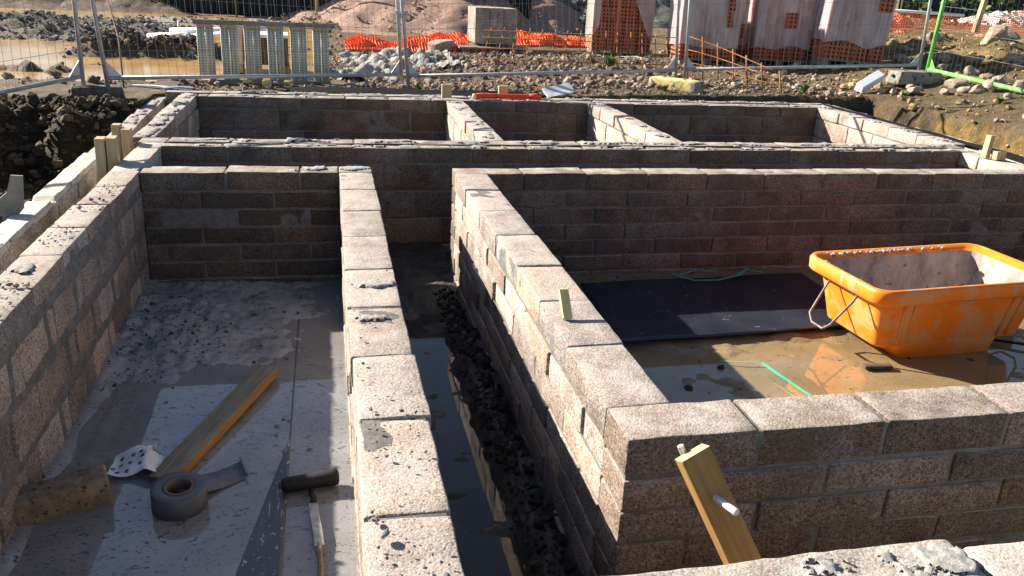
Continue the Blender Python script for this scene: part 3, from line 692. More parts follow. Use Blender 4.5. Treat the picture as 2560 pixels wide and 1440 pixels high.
# ------------------------------------------------------------------ site fence panels
def panel(p0, p1, label, paint='galv', lean=(0, 0), h=1.75, gap=.085, group='mesh fence panels round the excavation', leg=.06, pr=.021):
    p0, p1 = Vector(p0), Vector(p1); d = p1 - p0; L = d.length; d.normalize()
    t = thing('mesh_fence', label, 'fence', tuple(p0), (0, 0, 0), group)
    ln = Vector((lean[0], lean[1], 1))
    at = lambda u, v: tuple(d * u + ln * v)
    for u in (0, L):
        mb = MB(); tube(mb, [at(u, -leg), at(u, h)], pr, 8); mb.build('post', paint, t, True)
    for v, nm in ((.09, 'bottom_rail'), (h - .01, 'top_rail')):
        mb = MB(); tube(mb, [at(.02, v), at(L - .02, v)], pr - .001, 8); mb.build(nm, paint, t, True)
    for u, sg in ((.02, 1), (L - .02, -1)):                       # welded corner plates
        mb = MB(); a, b, c = at(u, .10), at(u + sg * .13, .10), at(u, .25)
        nrm = d.cross(Vector((0, 0, 1))) * .002
        V = [tuple(Vector(q) + nrm * k) for k in (-1, 1) for q in (a, b, c)]
        mb.add(V, [(0, 1, 2), (5, 4, 3), (0, 3, 4, 1), (1, 4, 5, 2), (2, 5, 3, 0)]).build('corner_plate', paint, t)
    mb = MB(); u = gap; k = 0
    while u < L - .03:
        j = .004 * math.sin(k * 2.3)
        tube(mb, [at(u + j, .09), at(u - j, h * .5), at(u, h - .02)], .0018, 4, cap=False); u += gap; k += 1
    for v in (.35, .62, .90, 1.2, 1.5):
        tube(mb, [at(.02, v), at(L / 2, v + .006), at(L - .02, v)], .0022, 4, cap=False)
    mb.build('wire_mesh', 'wire', t)
    return t
PL = (-2.36, 9.12, .04); PM = (-2.09, 8.93, .05)
panel((-4.7, 6.58, -.33), PL, 'fence panel at the far left coming towards the camera', lean=(.015, 0))
panel(PM, (.88, 10.34, .0), 'fence panel between the rubber foot and the clamped pair of posts', lean=(-.06, 0))
panel((.945, 10.20, .0), (4.43, 10.42, .13), 'fence panel in front of the orange netting and rubble', lean=(-.085, 0))
panel((4.57, 10.46, .14), (7.95, 10.36, .30), 'fence panel in front of the wrapped brick packs', lean=(-.05, 0))
panel((7.94, 10.18, .26), (7.98, 6.75, .12), 'bright green fence panel at the right', 'green_paint', lean=(0.03, 0), pr=.028)
# clamp on the middle posts
t = thing('fence_clamp', 'small steel clamp joining the middle pair of fence posts', 'clamp', (.87, 10.27, .80))
mb = MB(); box(mb, (-.045, 0.03, 0), (.012, .03, .03)); box(mb, (.045, -0.03, 0), (.012, .03, .03)); box(mb, (0, -.035, 0), (.07, .006, .022)); box(mb, (0, .035, 0), (.07, .006, .022)); mb.build('plate', 'galv', t)
mb = MB(); tube(mb, [(0, -.06, 0), (0, .06, 0)], .007, 6); mb.build('bolt', 'galv', t, True)
def foot(c, L, W, H, rot, label, mat, mat2=None):
    t = thing('fence_block', label, 'fence foot', c, (0, 0, rot))
    mb = MB(); V, F = rbox(L / 2, W / 2, H / 2, .03, .06); V = rough(V, .008, 6, 2.0 + L); V[:, 2] += H / 2
    V[:, 0] *= 1 - .10 * (V[:, 2] / H); mb.add(V, F); mb.build('body', mat, t, True)
    for u in (-.22, .18):
        mb = MB(); tube(mb, [(u * L, 0, H - .004), (u * L, 0, H + .004)], .028, 10); mb.build('post_socket', 'rubber_black', t)
    if mat2:
        mb = MB(); V, F = rbox(.055, W / 2 * 1.02, H / 2 * .98, .03, .06); V[:, 2] += H / 2; mb.add(V + np.array((L / 2 - .05, 0, -.004)), F); mb.build('end_block', mat2, t, True)
    else:
        mb = MB(); tube(mb, [(-L / 2 - .003, 0, H * .62), (-L / 2 + .02, 0, H * .62)], .02, 10); mb.build('end_hole', 'rubber_black', t)
    return t
foot((-2.21, 9.0, -.075), .50, .21, .13, .25, 'black rubber fence foot on bare earth beside the left bank', 'foot_rubber')
foot((4.22, 9.93, .0), .68, .24, .17, -.85, 'yellow painted fence foot with a grey end under the right post', 'foot_yellow', 'foot_concrete')
foot((7.62, 9.98, .17), .72, .26, .17, .06, 'grey concrete fence foot at the green panel corner', 'foot_concrete')
# leaning thin rods by the left posts
mb = MB(); tube(mb, [(-2.12, 9.72, -.09), (-2.40, 11.0, .36), (-2.75, 12.2, .80), (-3.2, 13.2, 1.25)], .009, 6)
tag(mb.build('steel_rod', 'rust_dark', smooth=True, loc=(-2.12, 9.72, -.09)), 'thin rusty rod leaning behind the left fence posts', 'rod')

# ------------------------------------------------------------------ galvanised slatted panel standing on its edge
t = thing('slatted_rack', 'galvanised panel of six perforated double slats standing behind the fence', 'panel', (-1.46, 10.48, -.08), (math.radians(-4), 0, .06))
mb = MB(); box(mb, (.775, .0, .685), (.80, .035, .026), r=.005); mb.build('top_rail', 'wood_grey', t)
mb = MB(); box(mb, (.75, .0, .02), (.75, .035, .026), r=.005); mb.build('bottom_rail', 'wood_grey', t)
for k in range(6):
    for q in range(2):
        u = .055 + k * .26 + q * .094
        n = 8; V = []; F = []
        for zz in (.045, .655):
            for i in range(n + 1):
                an = math.pi * i / n; V.append((u - .046 * math.cos(an), -.016 * math.sin(an) ** .6, zz))
        for i in range(n): F.append((i, i + 1, n + 2 + i, n + 1 + i))
        mb = MB().add(V, F); o = mb.build('slat', 'perf_strip', t, True)
        sl = o.modifiers.new('thickness', 'SOLIDIFY'); sl.thickness = .004
    mb = MB(); box(mb, (.10 + k * .26, .005, .645), (.078, .03, .018)); mb.build('spacer_block', 'wood_z', t)
for k in (0, 1.75, 2.6, 3.55):
    tag(MB().add(*(lambda V, F: (V, F))(*rbox(.05, .04, .03, .004, .5))).build('timber_block', 'wood_fresh'), 'short pale timber block under the galvanised slatted panel', 'timber', 'timber blocks under the slatted panel').location = (-1.37 + k * .26, 10.38, -.05)

# boards and packs seen through the slats
t = thing('board_pack', 'pale pink pack of boards on timbers behind the slatted panel', 'pack', (-1.17, 11.85, -.07), (0, 0, .05))
mb = MB(); box(mb, (0, 0, .34), (.105, .3, .24), r=.01); mb.build('boards', 'pale_pink', t); mb = MB(); box(mb, (0, 0, .592), (.11, .3, .012)); mb.build('cover_sheet', 'white_plastic', t)
for dx in (-.06, .06): mb = MB(); box(mb, (dx, 0, .05), (.035, .32, .05)); mb.build('bearer', 'wood_z', t)
t = thing('dark_board_pack', 'dark brown pack of boards behind the slatted panel', 'pack', (-.74, 11.9, -.07), (0, 0, .05))
mb = MB(); box(mb, (0, 0, .27), (.24, .3, .17), r=.01); mb.build('boards', 'wood_dark', t)
mb = MB(); box(mb, (0, 0, .46), (.25, .31, .02), r=.01); mb.build('cover_sheet', 'white_plastic', t)
for dx in (-.2, .2): mb = MB(); box(mb, (dx, 0, .045), (.05, .3, .045)); mb.build('bearer', 'wood_brown', t)
# white pipes on the mud
for i, (a, b, r, lab) in enumerate((((-3.02, 16.1, .0), (-1.9, 15.6, .12), .05, 'nearest white plastic pipe of the bundle on the mud'), ((-2.70, 16.4, .08), (-.9, 16.0, .19), .055, 'raised white plastic pipe of the bundle on the mud'), ((-2.5, 15.7, .01), (-1.0, 14.6, .26), .05, 'slanting white plastic pipe ending behind the slatted panel'))):
    mb = MB(); A0, B0 = Vector(a), Vector(b); tube(mb, [(0, 0, 0), tuple(B0 - A0)], r, 12)
    o = mb.build('plastic_pipe', 'white_plastic', smooth=True); o.location = a; tag(o, lab, 'pipe')
mb = MB(); tube(mb, [(0, 0, 0), (.02, .03, .22)], .025, 8); o = mb.build('marker_stub', 'white_plastic', smooth=True); o.location = (-2.66, 17.0, .0); tag(o, 'short white stub standing up from the mud beyond the pipes', 'pipe')
for (a, b, wd, mt, lab) in (((-1.98, 10.62, -.055), (-1.25, 10.75, -.04), .16, 'white_plastic', 'white board lying behind the fence rail by the corner'), ((-2.1, 9.95, -.06), (-1.62, 9.72, -.05), .05, 'white_plastic', 'thin white trim strip lying beside the outer leaf'), ((-1.72, 9.66, -.045), (-1.42, 9.72, -.045), .10, 'blue_sheet', 'blue sheet scrap at the far left corner of the walls')):
    mb = MB(); ribbon(mb, [(0, 0, 0), tuple((Vector(b) - Vector(a)) / 2 + Vector((0, 0, .01))), tuple(Vector(b) - Vector(a))], wd, .014); o = mb.build('board_scrap', mt); o.location = a; tag(o, lab, 'board')

# ------------------------------------------------------------------ black membrane folded up along the rear and right walls
mb = MB(); P = []
ribbon(mb, [(x, 9.46 + .012 * math.sin(x * 3), .005 + .015 * noise.noise(Vector((x * 1.4, 3, 0)))) for x in np.linspace(-.4, 2.2, 30)], .16, .004, side=(0, 1, .25))
ribbon(mb, [(x, 9.16 + .008 * math.sin(x * 3), -.04 + .01 * noise.noise(Vector((x * 1.4, 3, 0)))) for x in np.linspace(2.1, 5.7, 30)], .12, .004, side=(0, 1, .1))
tag(mb.build('damp_proof_membrane', 'black_membrane', loc=(2.7, 9.22, 0)), 'black membrane strip folded up along the rear wall', 'membrane')
mb = MB(); ribbon(mb, [(5.82 + .012 * math.sin(y * 4), y, -.01 + .014 * noise.noise(Vector((y * 2, 8, 0)))) for y in np.linspace(4.4, 9.2, 44)], .06, .004, side=(1, 0, .3))
tag(mb.build('damp_proof_membrane', 'black_membrane', loc=(5.8, 6.8, 0)), 'black membrane strip along the right end wall', 'membrane')

# ------------------------------------------------------------------ aggregate heaps, netting, block stack
def heap(c, r, h, mat, label, seed, skew=(1, 1)):
    V = []; F = []; nr, na = 60, 120
    for i in range(nr):
        q = 1.12 * i / (nr - 1)
        for j in range(na):
            an = 2 * math.pi * j / na
            rr = r * q * (1 + .16 * noise.noise(Vector((math.cos(an) * 1.5, math.sin(an) * 1.5, seed))))
            x, y = rr * math.cos(an) * skew[0], rr * math.sin(an) * skew[1]
            z = h * (math.sqrt((1 - q) ** 2 + .012) - .11 if q < 1 else -.12 * (q - 1)) 
            z += .10 * h * fbm(x, y, .9, 3, seed) * (1 if q < .97 else .3) + .03 * fbm(x, y, 5, 3, seed)
            V.append((x, y, z))
    for i in range(nr - 1):
        for j in range(na): F.append((i * na + j, i * na + (j + 1) % na, (i + 1) * na + (j + 1) % na, (i + 1) * na + j)[::-1])
    o = MB().add(V, F).build('gravel_heap', mat, smooth=True); o.location = c; return tag(o, label, 'gravel heap')
heap((3.6, 24.6, -.05), 5.0, 2.7, 'pink_gravel', 'large heap of pinkish gravel behind the orange netting', 2.0)
heap((8.3, 24.4, 0), 3.9, 2.3, 'slate_gravel', 'heap of dark grey stone beside the pink gravel', 5.0)
heap((-.3, 22.8, -.1), .9, .35, 'pink_gravel', 'small low mound of pink gravel at the foot of the slim post', 8.0)
tag(scatter('loose_stone', 900, lambda: (lambda a, q: (8.3 + 3.9 * q * math.cos(a), 24.4 + 3.9 * q * math.sin(a), 2.3 * (math.sqrt((1 - q) ** 2 + .012) - .11)))(U(3.1, 6.3), U(.2, 1)), ex(.045), [(.16, .17, .15), (.24, .25, .22), (.07, .08, .07)]), 'loose dark stones on the grey heap', 'stones')
tag(scatter('loose_stone', 900, lambda: (lambda a, q: (3.6 + 5.0 * q * math.cos(a), 24.6 + 5.0 * q * math.sin(a), 2.7 * (math.sqrt((1 - q) ** 2 + .012) - .11)))(U(3.1, 6.3), U(.3, 1)), ex(.02), [(.42, .29, .23), (.3, .2, .15), (.5, .38, .31)]), 'loose pink stones on the gravel heap', 'stones')
def netting(name, x0, x1, y0, y1, nx, ny, zf, mat, label, cat='netting', th=.016):
    V = []; F = []
    for j in range(ny):
        for i in range(nx):
            u, v = i / (nx - 1), j / (ny - 1)
            x = x0 + (x1 - x0) * u; y = y0 + (y1 - y0) * v
            jx = .05 * noise.noise(Vector((x * 4, y * 4, 3))); jy = .07 * noise.noise(Vector((x * 4, y * 4, 9)))
            V.append((x + jx, y + jy, zf(u, v, x, y)))
    F = [(j * nx + i, j * nx + i + 1, (j + 1) * nx + i + 1, (j + 1) * nx + i) for j in range(ny - 1) for i in range(nx - 1)]
    c = ((x0 + x1) / 2, (y0 + y1) / 2, zf(.5, .5, (x0 + x1) / 2, (y0 + y1) / 2))
    o = MB().add(V, F).build(name, mat, loc=c); md = o.modifiers.new('strands', 'WIREFRAME'); md.thickness = th; md.use_even_offset = False; md.use_replace = True
    return tag(o, label, cat)
def nz(sd, amp, base=.03):
    return lambda u, v, x, y: zg(x, y) + base + amp * (.55 + .8 * fbm(x, y, 1.3, 3, sd) + .35 * fbm(x, y, 5, 2, sd)) * min(1, 7 * v, 7 * (1 - v) + .2) * min(1, 8 * u + .2, 8 * (1 - u) + .2)
netting('debris_netting', .35, 3.0, 15.0, 16.9, 58, 40, nz(3, .17), 'net_orange', 'crumpled orange netting lying left of the block stack', th=.03)
netting('debris_netting', 3.55, 5.2, 16.1, 17.6, 40, 32, nz(6, .16), 'net_orange', 'crumpled orange netting lying right of the block stack', th=.03)
t = thing('block_pack', 'square stack of three grey brown concrete blocks on a pallet', 'block stack', (2.93, 15.45, .03), (0, 0, .04))
for k in range(3):
    mb = MB(); V, F = rbox(.125, .34, .30, .012, .12); mb.add(xf(rough(V, .006, 7, k), ((k - 1) * .255, 0, .41)), F, (1, .96, .93)); mb.build('block', 'stack_block', t, True)
t = thing('pallet', 'low timber pallet under the grey brown block stack', 'pallet', (2.85, 15.35, -.02), (0, 0, .04))
for k in range(5): mb = MB(); box(mb, (0, -.42 + .21 * k, .10), (.62, .085, .014)); mb.build('deck_board', 'wood_grey', t)
for dx in (-.5, 0, .5): mb = MB(); box(mb, (dx, 0, .042), (.05, .48, .042)); mb.build('bearer', 'wood_grey', t)
mb = MB(); V, F = rbox(.22, .12, .13, .02, .08); mb.add(rough(V, .02, 4, 2), F, (1.0, .95, .9)); o = mb.build('loose_block', 'block', smooth=True); o.location = (1.98, 15.1, .03); o.rotation_euler = (.08, -.16, .5); tag(o, 'single pale block lying askew in front of the orange netting', 'block')
# pale plastic and plaster debris in the rubble by the clamped posts
def deb(x0, x1, y0, y1, amp, sd, mat, lab):
    o = sheet('debris_sheet', x0, x1, y0, y1, 46, 46, lambda x, y: ground_h(x, y) - .02 + amp * (.15 + .75 * fbm(x, y, 2.2, 4, sd) + .16 * fbm(x, y, 9, 3, sd)), mat, smooth=True); return tag(o, lab, 'debris')
deb(.2, 1.9, 12.2, 14.4, .26, 4, 'pale_debris', 'pale crumpled plastic sheeting in the rubble behind the middle posts')
deb(-.1, .9, 10.9, 12.0, .2, 9, 'pale_debris', 'greyish plastic sheeting beside the right end of the slatted panel')

# ------------------------------------------------------------------ rusty reinforcement meshes
t = thing('rebar_mesh', 'rusty reinforcement mesh leaning behind the fence, in front of the rubble', 'rebar mesh', (2.05, 11.75, -.05))
mb = MB()
for k in range(15):
    x = .2 * k; q = .02 * math.sin(k * 3.1)
    tube(mb, [(x, -.12 * x / 3, 0), (x + .28 + q - .012 * k, .55 - .12 * x / 3, .62 + q)], .0075, 5)
mb.build('upright_bars', 'rust', t, True); mb = MB()
for f in (.12, .34, .56, .78, .93): tube(mb, [(-.1 + .28 * f, .55 * f, .62 * f), (1.4 + .28 * f, .55 * f - .06, .62 * f - .005), (2.95 + .28 * f * .4, .55 * f - .12, .62 * f)], .0065, 5)
mb.build('cross_bars', 'rust', t, True)
t = thing('rebar_mesh', 'rusty reinforcement mesh sinking towards the ground in front of the brick packs', 'rebar mesh', (4.98, 11.45, .03))
tops = [(4.95, 11.4, .66), (5.09, 11.2, .61), (5.23, 11, .55), (5.32, 10.7, .49), (5.37, 10.4, .44), (5.44, 10.1, .38), (5.54, 9.8, .31)]
mb = MB()
for x, y, z in tops: tube(mb, [(x - 4.98 + .06, y - 11.45 - .05, -.06), (x - 4.98, y - 11.45, z - .03)], .012, 5)
mb.build('upright_bars', 'rust', t, True); mb = MB()
for f in (.35, .62, .9): tube(mb, [(x - 4.98, y - 11.45, (z - .03) * f) for x, y, z in tops], .0065, 5)
mb.build('cross_bars', 'rust', t, True)

# ------------------------------------------------------------------ packs of hollow clay bricks
def brick_pack(c, rot, W, D, H, label, seed, film_on=True, film_low=.2, open_front=False, lean=0.0):
    t = thing('brick_pack', label, 'brick pack', c, (0, lean, rot))
    mb = MB()
    nrow = int(H / .245)
    for r in range(nrow):
        for k in range(4):
            wx = W / 4
            V, F = rbox(wx / 2 - .004, D / 2, .12, .006, .3)
            mb.add(xf(V, (-W / 2 + wx * (k + .5) + random.gauss(0, .004), random.gauss(0, .008), .12 + .1225 + r * .245)), F)
    mb.build('bricks', 'hollow_brick', t)
    mb = MB()
    for dx in (-W * .42, 0, W * .42): box(mb, (dx, 0, .05), (.05, D / 2, .05))
    for k in range(4): box(mb, (0, -D * .42 + k * D * .28, .11), (W / 2, .06, .012))
    mb.build('pallet', 'wood_grey', t)
    if film_on:
        n = 26; V = []; F = []; m_ = 20
        per = [(-W / 2, -D / 2), (W / 2, -D / 2), (W / 2, D / 2), (-W / 2, D / 2)]
        ring = []
        for e in range(4):
            a, b = per[e], per[(e + 1) % 4]
            for q in range(n): ring.append((a[0] + (b[0] - a[0]) * q / n, a[1] + (b[1] - a[1]) * q / n, e, q / n))
        zt = .12 + nrow * .245 + .012
        for j in range(m_ + 1):
            for (x, y, e, q) in ring:
                lo = film_low + .10 * noise.noise(Vector((x * 3, y * 3, seed)))
                if open_front and e == 0: lo = max(lo, zt * (.98 - 1.5 * max(0, (q - .42)))) if q > .12 else lo + q * 2
                z = lo + (zt - lo) * j / m_
                o = .014 + .014 * noise.noise(Vector((x * 5, y * 5, z * 1.2 + seed))) + .02 * (1 - j / m_) * abs(noise.noise(Vector((x * 6, y * 6, seed + 5))))
                L = math.hypot(x, y); V.append((x * (1 + o / L * 1.2), y * (1 + o / L * 1.2), z))
        N = len(ring)
        for j in range(m_):
            for i in range(N): F.append((j * N + i, j * N + (i + 1) % N, (j + 1) * N + (i + 1) % N, (j + 1) * N + i))
        F.append(tuple(m_ * N + i for i in range(N)))
        MB().add(V, F).build('shrink_wrap', 'shrink_film_thin' if open_front else 'shrink_film', t, True)
    return t
p1 = brick_pack((5.08, 14.75, .03), -.18, 1.02, .95, 1.5, 'torn open pack of hollow red bricks with the holes showing', 1, open_front=True, film_low=.3)
p2 = brick_pack((6.02, 13.28, .05), -.16, .92, .9, 1.45, 'wrapped brick pack with a white label on its sunlit side', 2, film_low=.3)
p3 = brick_pack((7.30, 13.15, .08), -.28, .86, .72, 1.5, 'wrapped brick pack standing in the middle of three in shade', 3, film_low=.3)
p4 = brick_pack((7.92, 12.12, .18), -.30, .88, .7, 1.5, 'wrapped brick pack at the right end, tilting slightly', 4, film_low=.38, lean=.05)
p5 = brick_pack((6.95, 14.5, .08), -.15, 1.0, .95, 1.0, 'lower brick pack behind the middle wrapped packs', 5, film_low=.25)
p6 = brick_pack((8.35, 13.9, .20), -.15, 1.0, .95, .98, 'lower brick pack behind the rightmost wrapped packs', 6, film_low=.25)
mb = MB(); box(mb, (-.485, -.2, .95), (.004, .06, .09), r=.001); mb.build('paper_label', 'paper', p2)
mb = MB(); box(mb, (-.10, -.485, .85), (.02, .02, .62), r=.004); mb.build('corner_strip', 'clay_brick', p1)
mb = MB(); ribbon(mb, [(0, 0, 0), (.22, -.25, .03), (.5, -.55, -.02)], .05, .006); o = mb.build('strap_scrap', 'white_plastic'); o.location = (4.75, 13.7, .1); tag(o, 'pale strap lying on the rubble below the torn brick pack', 'strap')

# ------------------------------------------------------------------ white foam block by the right fence
mb = MB(); box(mb, (0, 0, 0), (.20, .055, .06), r=.004); o = mb.build('foam_block', 'white_foam'); o.location = (6.90, 9.90, .19); o.rotation_euler = (.5, -.40, .30); tag(o, 'white foam block tipped on the ground below the brick packs', 'foam block')

# right hand background: loose netting fence, posts, wrapped stuff
def rn(u, v, x, y): return zg(x, y) + .55 * v * 1.4 - .12 * math.sin(u * 9) * v + .06 * fbm(x, y, 2, 2, 4)
V = []; F = []; nx_, ny_ = 90, 16
for j in range(ny_):
    for i in range(nx_):
        u, v = i / (nx_ - 1), j / (ny_ - 1); x = 11.2 + 8.6 * u; y = 18.6 + 2.6 * u + .12 * noise.noise(Vector((u * 9, v * 2, 1)))
        V.append((x, y, .2 + (1.0 - .35 * math.sin(u * 3.1)) * v + .04 * noise.noise(Vector((u * 14, v * 3, 2)))))
F = [(j * nx_ + i, j * nx_ + i + 1, (j + 1) * nx_ + i + 1, (j + 1) * nx_ + i) for j in range(ny_ - 1) for i in range(nx_ - 1)]
o = MB().add(V, F).build('barrier_netting', 'net_faded', loc=(15.5, 20, .2)); md = o.modifiers.new('strands', 'WIREFRAME'); md.thickness = .016; md.use_replace = True
tag(o, 'faded orange barrier netting hung between posts at the right', 'netting')
netting('barrier_netting', 12.6, 19.5, 17.4, 20.0, 110, 30, lambda u, v, x, y: .25 + .30 * (.4 + fbm(x, y, 1.1, 3, 7)) * min(1, 6 * v, 6 * (1 - v)), 'net_faded', 'fallen orange netting heaped on top of the right bank', th=.03)
netting('barrier_netting', 14.5, 20.5, 26.5, 29.5, 80, 20, lambda u, v, x, y: .3 + .5 * (.4 + fbm(x, y, .8, 3, 17)) * min(1, 6 * v, 6 * (1 - v)), 'net_faded', 'far heap of red netting at the top right', th=.05)
for (x, y, h, lab) in ((16.9, 20.2, 1.15, 'leaning wooden post holding the orange barrier netting'),):
    mb = MB(); box(mb, (0, 0, h / 2), (.06, .06, h / 2)); o = mb.build('wooden_post', 'wood_z'); o.location = (x, y, .15); o.rotation_euler = (0, .12, 0); tag(o, lab, 'post')
mb = MB(); tube(mb, [(0, 0, 0), (2.9, 0, -.06)], .045, 8); o = mb.build('barrier_rail', 'white_plastic', smooth=True); o.location = (17.2, 24.6, .88); tag(o, 'pale rail of a low barrier at the top right', 'rail')
t = thing('mesh_screen', 'dark mesh screen at the top right behind the wrapped bundle', 'screen', (31.5, 43.0, .2))
mb = MB(); V, F = rbox(6.2, .03, 1.9, .01, .3); mb.add(xf(rough(V, .05, .8, 2), (5.6, 0, 1.9)), F); mb.build('screen_cloth', 'dark_screen', t, True)
for dx in (-.5, 2.6, 5.7, 8.8): mb = MB(); tube(mb, [(dx, -.08, -.2), (dx, -.08, 3.9)], .045, 8); mb.build('post', 'galv', t, True)
o = sheet('wrapped_bundle', 31.0, 38.0, 35.0, 39.0, 70, 40, lambda x, y: .2 + .75 * max(0, 1 - ((x - 34.5) / 3.5) ** 2) ** .5 * max(0, 1 - ((y - 37) / 2.0) ** 2) ** .5 + .14 * fbm(x, y, 3, 3, 3), 'white_wrap'); tag(o, 'white plastic wrapped bundle behind the orange netting', 'bundle')

# dark netted boundary fence across the top left and centre
t = thing('screen_fence', 'dark green boundary fence with netting across the top of the view', 'fence', (-4.6, 26.4, -.12), (0, 0, -.50))
mb = MB(); V, F = rbox(5.5, .03, 1.15, .01, .3); mb.add(xf(rough(V, .05, .7, 6), (5.4, 0, 1.2)), F); mb.build('screen_cloth', 'dark_screen', t, True)
for k in range(5): mb = MB(); tube(mb, [(.2 + 2.4 * k, -.12, 0), (.2 + 2.4 * k, -.12, 2.4)], .03, 8); mb.build('post', 'wood_brown', t, True)
mb = MB()
for k in range(64): tube(mb, [(.1 + .17 * k, -.10, .1), (.1 + .17 * k + .02, -.10, 2.4)], .006, 4, cap=False)
for v in (.4, 1.1, 2.3): tube(mb, [(0, -.10, v), (10.9, -.10, v)], .008, 4, cap=False)
mb.build('wire_mesh', 'wire', t)
mb = MB(); tube(mb, [(0, 0, -.2), (.03, 0, 1.6)], .028, 8); o = mb.build('slim_post', 'wood_z', smooth=True); o.location = (-.22, 22.9, .1); tag(o, 'slim pinkish post standing in the small gravel mound', 'post')
mb = MB()
for _ in range(2600):
    x, y = U(-14, 32), U(31.5, 37); z = U(.1, 2.6); a = U(0, 6.28); q = U(.08, .2)
    d1 = np.array((math.cos(a), math.sin(a), U(-.6, .6))) * q; d2 = np.array((-math.sin(a) * .5, math.cos(a) * .5, U(-.6, .9))) * q; p = np.array((x, y, z))
    mb.add([p - d1, p - d2 * .6, p + d1, p + d2], [(0, 1, 2, 3)])
tag(mb.build('hedge', 'leaf'), 'dark hedge foliage far behind the site', 'hedge', kind='stuff')

# ------------------------------------------------------------------ timber offcuts standing in the cavities
def offcut(c, h, wx, wy, label, rot=(0, 0, 0), mat='wood_z'):
    mb = MB(); box(mb, (0, 0, h / 2), (wx / 2, wy / 2, h / 2), r=.003); o = mb.build('timber_offcut', mat); o.location = c; o.rotation_euler = rot; return tag(o, label, 'timber')
offcut((-1.452, 5.80, -.19), .335, .058, .10, 'nearer pair of standing timber offcuts, left piece', (.0, .03, .05))
offcut((-1.388, 5.82, -.19), .338, .058, .10, 'nearer pair of standing timber offcuts, right piece', (.02, .035, .05))
offcut((-1.50, 6.48, -.20), .315, .058, .10, 'farther pair of standing timber offcuts, taller left piece', (-.03, .02, .05))
offcut((-1.43, 6.44, -.20), .295, .062, .10, 'farther pair of standing timber offcuts, lower right piece', (.02, .035, .05))
offcut((1.262, 9.16, -.2), .33, .105, .05, 'timber peg in the rear cavity left of the spade')
offcut((1.89, 9.17, -.2), .325, .105, .05, 'timber peg in the rear cavity standing behind the spade handle')
offcut((5.43, 6.02, -.003), .19, .042, .06, 'slender timber peg at the right end wall', (0, .05, 0), 'wood_z')
offcut((5.50, 5.95, -.003), .07, .10, .06, 'low timber block beside the slender peg at the right', (0, .0, .1), 'wood_z')

# spade on the rear wall
t = thing('spade', 'red handled spade with bright steel blade lying on the rear wall', 'spade', (1.54, 8.975, .035), (0, 0, 0))
mb = MB(); tube(mb, [(0, 0, 0), (.02, 0, 0), (.10, 0, .002), (.35, 0, .004), (.55, 0, .004), (.72, 0, .005)], [.022, .031, .032, .024, .025, .03], 12); mb.build('handle', 'red_handle', t, True)
mb = MB(); tube(mb, [(-.022, 0, 0), (.012, 0, 0)], [.022, .028], 12); mb.build('end_cap', 'yellow_tip', t, True)
mb = MB(); tube(mb, [(.60, 0, .004), (.73, 0, .005), (.735, 0, .005)], [.032, .035, .02], 12); mb.build('grip', 'red_handle', t, True)
mb = MB(); tube(mb, [(.72, 0, .005), (.79, 0, .012)], [.02, .016], 10); mb.build('socket', 'rubber_black', t, True)
V, F = rbox(.165, .095, .003, .002, .04); V[:, 2] += .9 * V[:, 1] ** 2; mb = MB(); mb.add(xf(V, (.93, .0, .075), (.42, -.20, .10)), F); mb.build('blade', 'steel', t, True)

# ------------------------------------------------------------------ things in the left pit
mb = MB(); V, F = rbox(.20, .052, .075, .006, .05); V = rough(V, .004, 12, 4); o = mb.add(V, F, (.62, .58, .5)).build('loose_block', 'block', smooth=True)
V, F = rbox(.165, .055, .068, .012, .03); o.data.clear_geometry(); bpy.data.objects.remove(o)
mb = MB(); V = rough(V, .006, 12, 4); mb.add(V, F, (.6, .5, .4)); o = mb.build('loose_block', 'dirty_brick', smooth=True); o.location = (-1.03, 2.97, -.70); o.rotation_euler = (.10, -.06, .36); tag(o, 'dirty brown block lying at the foot of the left wall', 'block')
t = thing('plank', 'wet timber plank with an orange edge lying across the left pit', 'plank', (-.52, 3.56, -.725), (.03, -.10, -.37))
mb = MB(); V, F = rbox(.058, .50, .021, .004, .03); mb.add(rough(V, .003, 9, 5), F); mb.build('board', 'wood_wet', t)
mb = MB(); V, F = rbox(.002, .496, .019, .001, .03); mb.add(xf(rough(V, .001, 9, 5), (.0602, 0, -.001)), F); mb.build('sawn_edge', 'wood_orange', t)
# roll of grey tape with its loose tail
t = thing('tape_roll', 'large roll of dark grey tape with its loose end trailing', 'tape roll', (-.607, 2.935, -.755), (.04, .03, 0))
R0, R1, HH, n = .102, .046, .092, 56
def ringmesh(ro, ri, z0, z1, bev=.003):
    V = []; F = []
    prof = [(ro, z0), (ro, z1 - bev), (ro - bev, z1), (ri + bev, z1), (ri, z1 - bev), (ri, z0)]
    for k in range(n):
        a = 2 * math.pi * k / n
        for r_, z_ in prof: V.append((r_ * math.cos(a), r_ * math.sin(a), z_))
    for k in range(n):
        for q in range(len(prof)): F.append((k * 6 + q, ((k + 1) % n) * 6 + q, ((k + 1) % n) * 6 + (q + 1) % 6, k * 6 + (q + 1) % 6))
    return V, F
MB().add(*ringmesh(R0, .056, .0, HH)).build('tape_windings', 'tape_grey', t, True)
MB().add(*ringmesh(.0565, R1, .002, HH + .003, .002)).build('core_ring', 'card', t, True)
mb = MB(); ribbon(mb, [(-.03, .084, .05), (.03, .088, .045), (.08, .105, .028), (.13, .14, .016), (.18, .18, .012), (.215, .205, .014), (.225, .21, .030), (.215, .205, .036)], .115, .0015, side=(-.30, .95, .05)); mb.build('loose_end', 'tape_face', t, True)
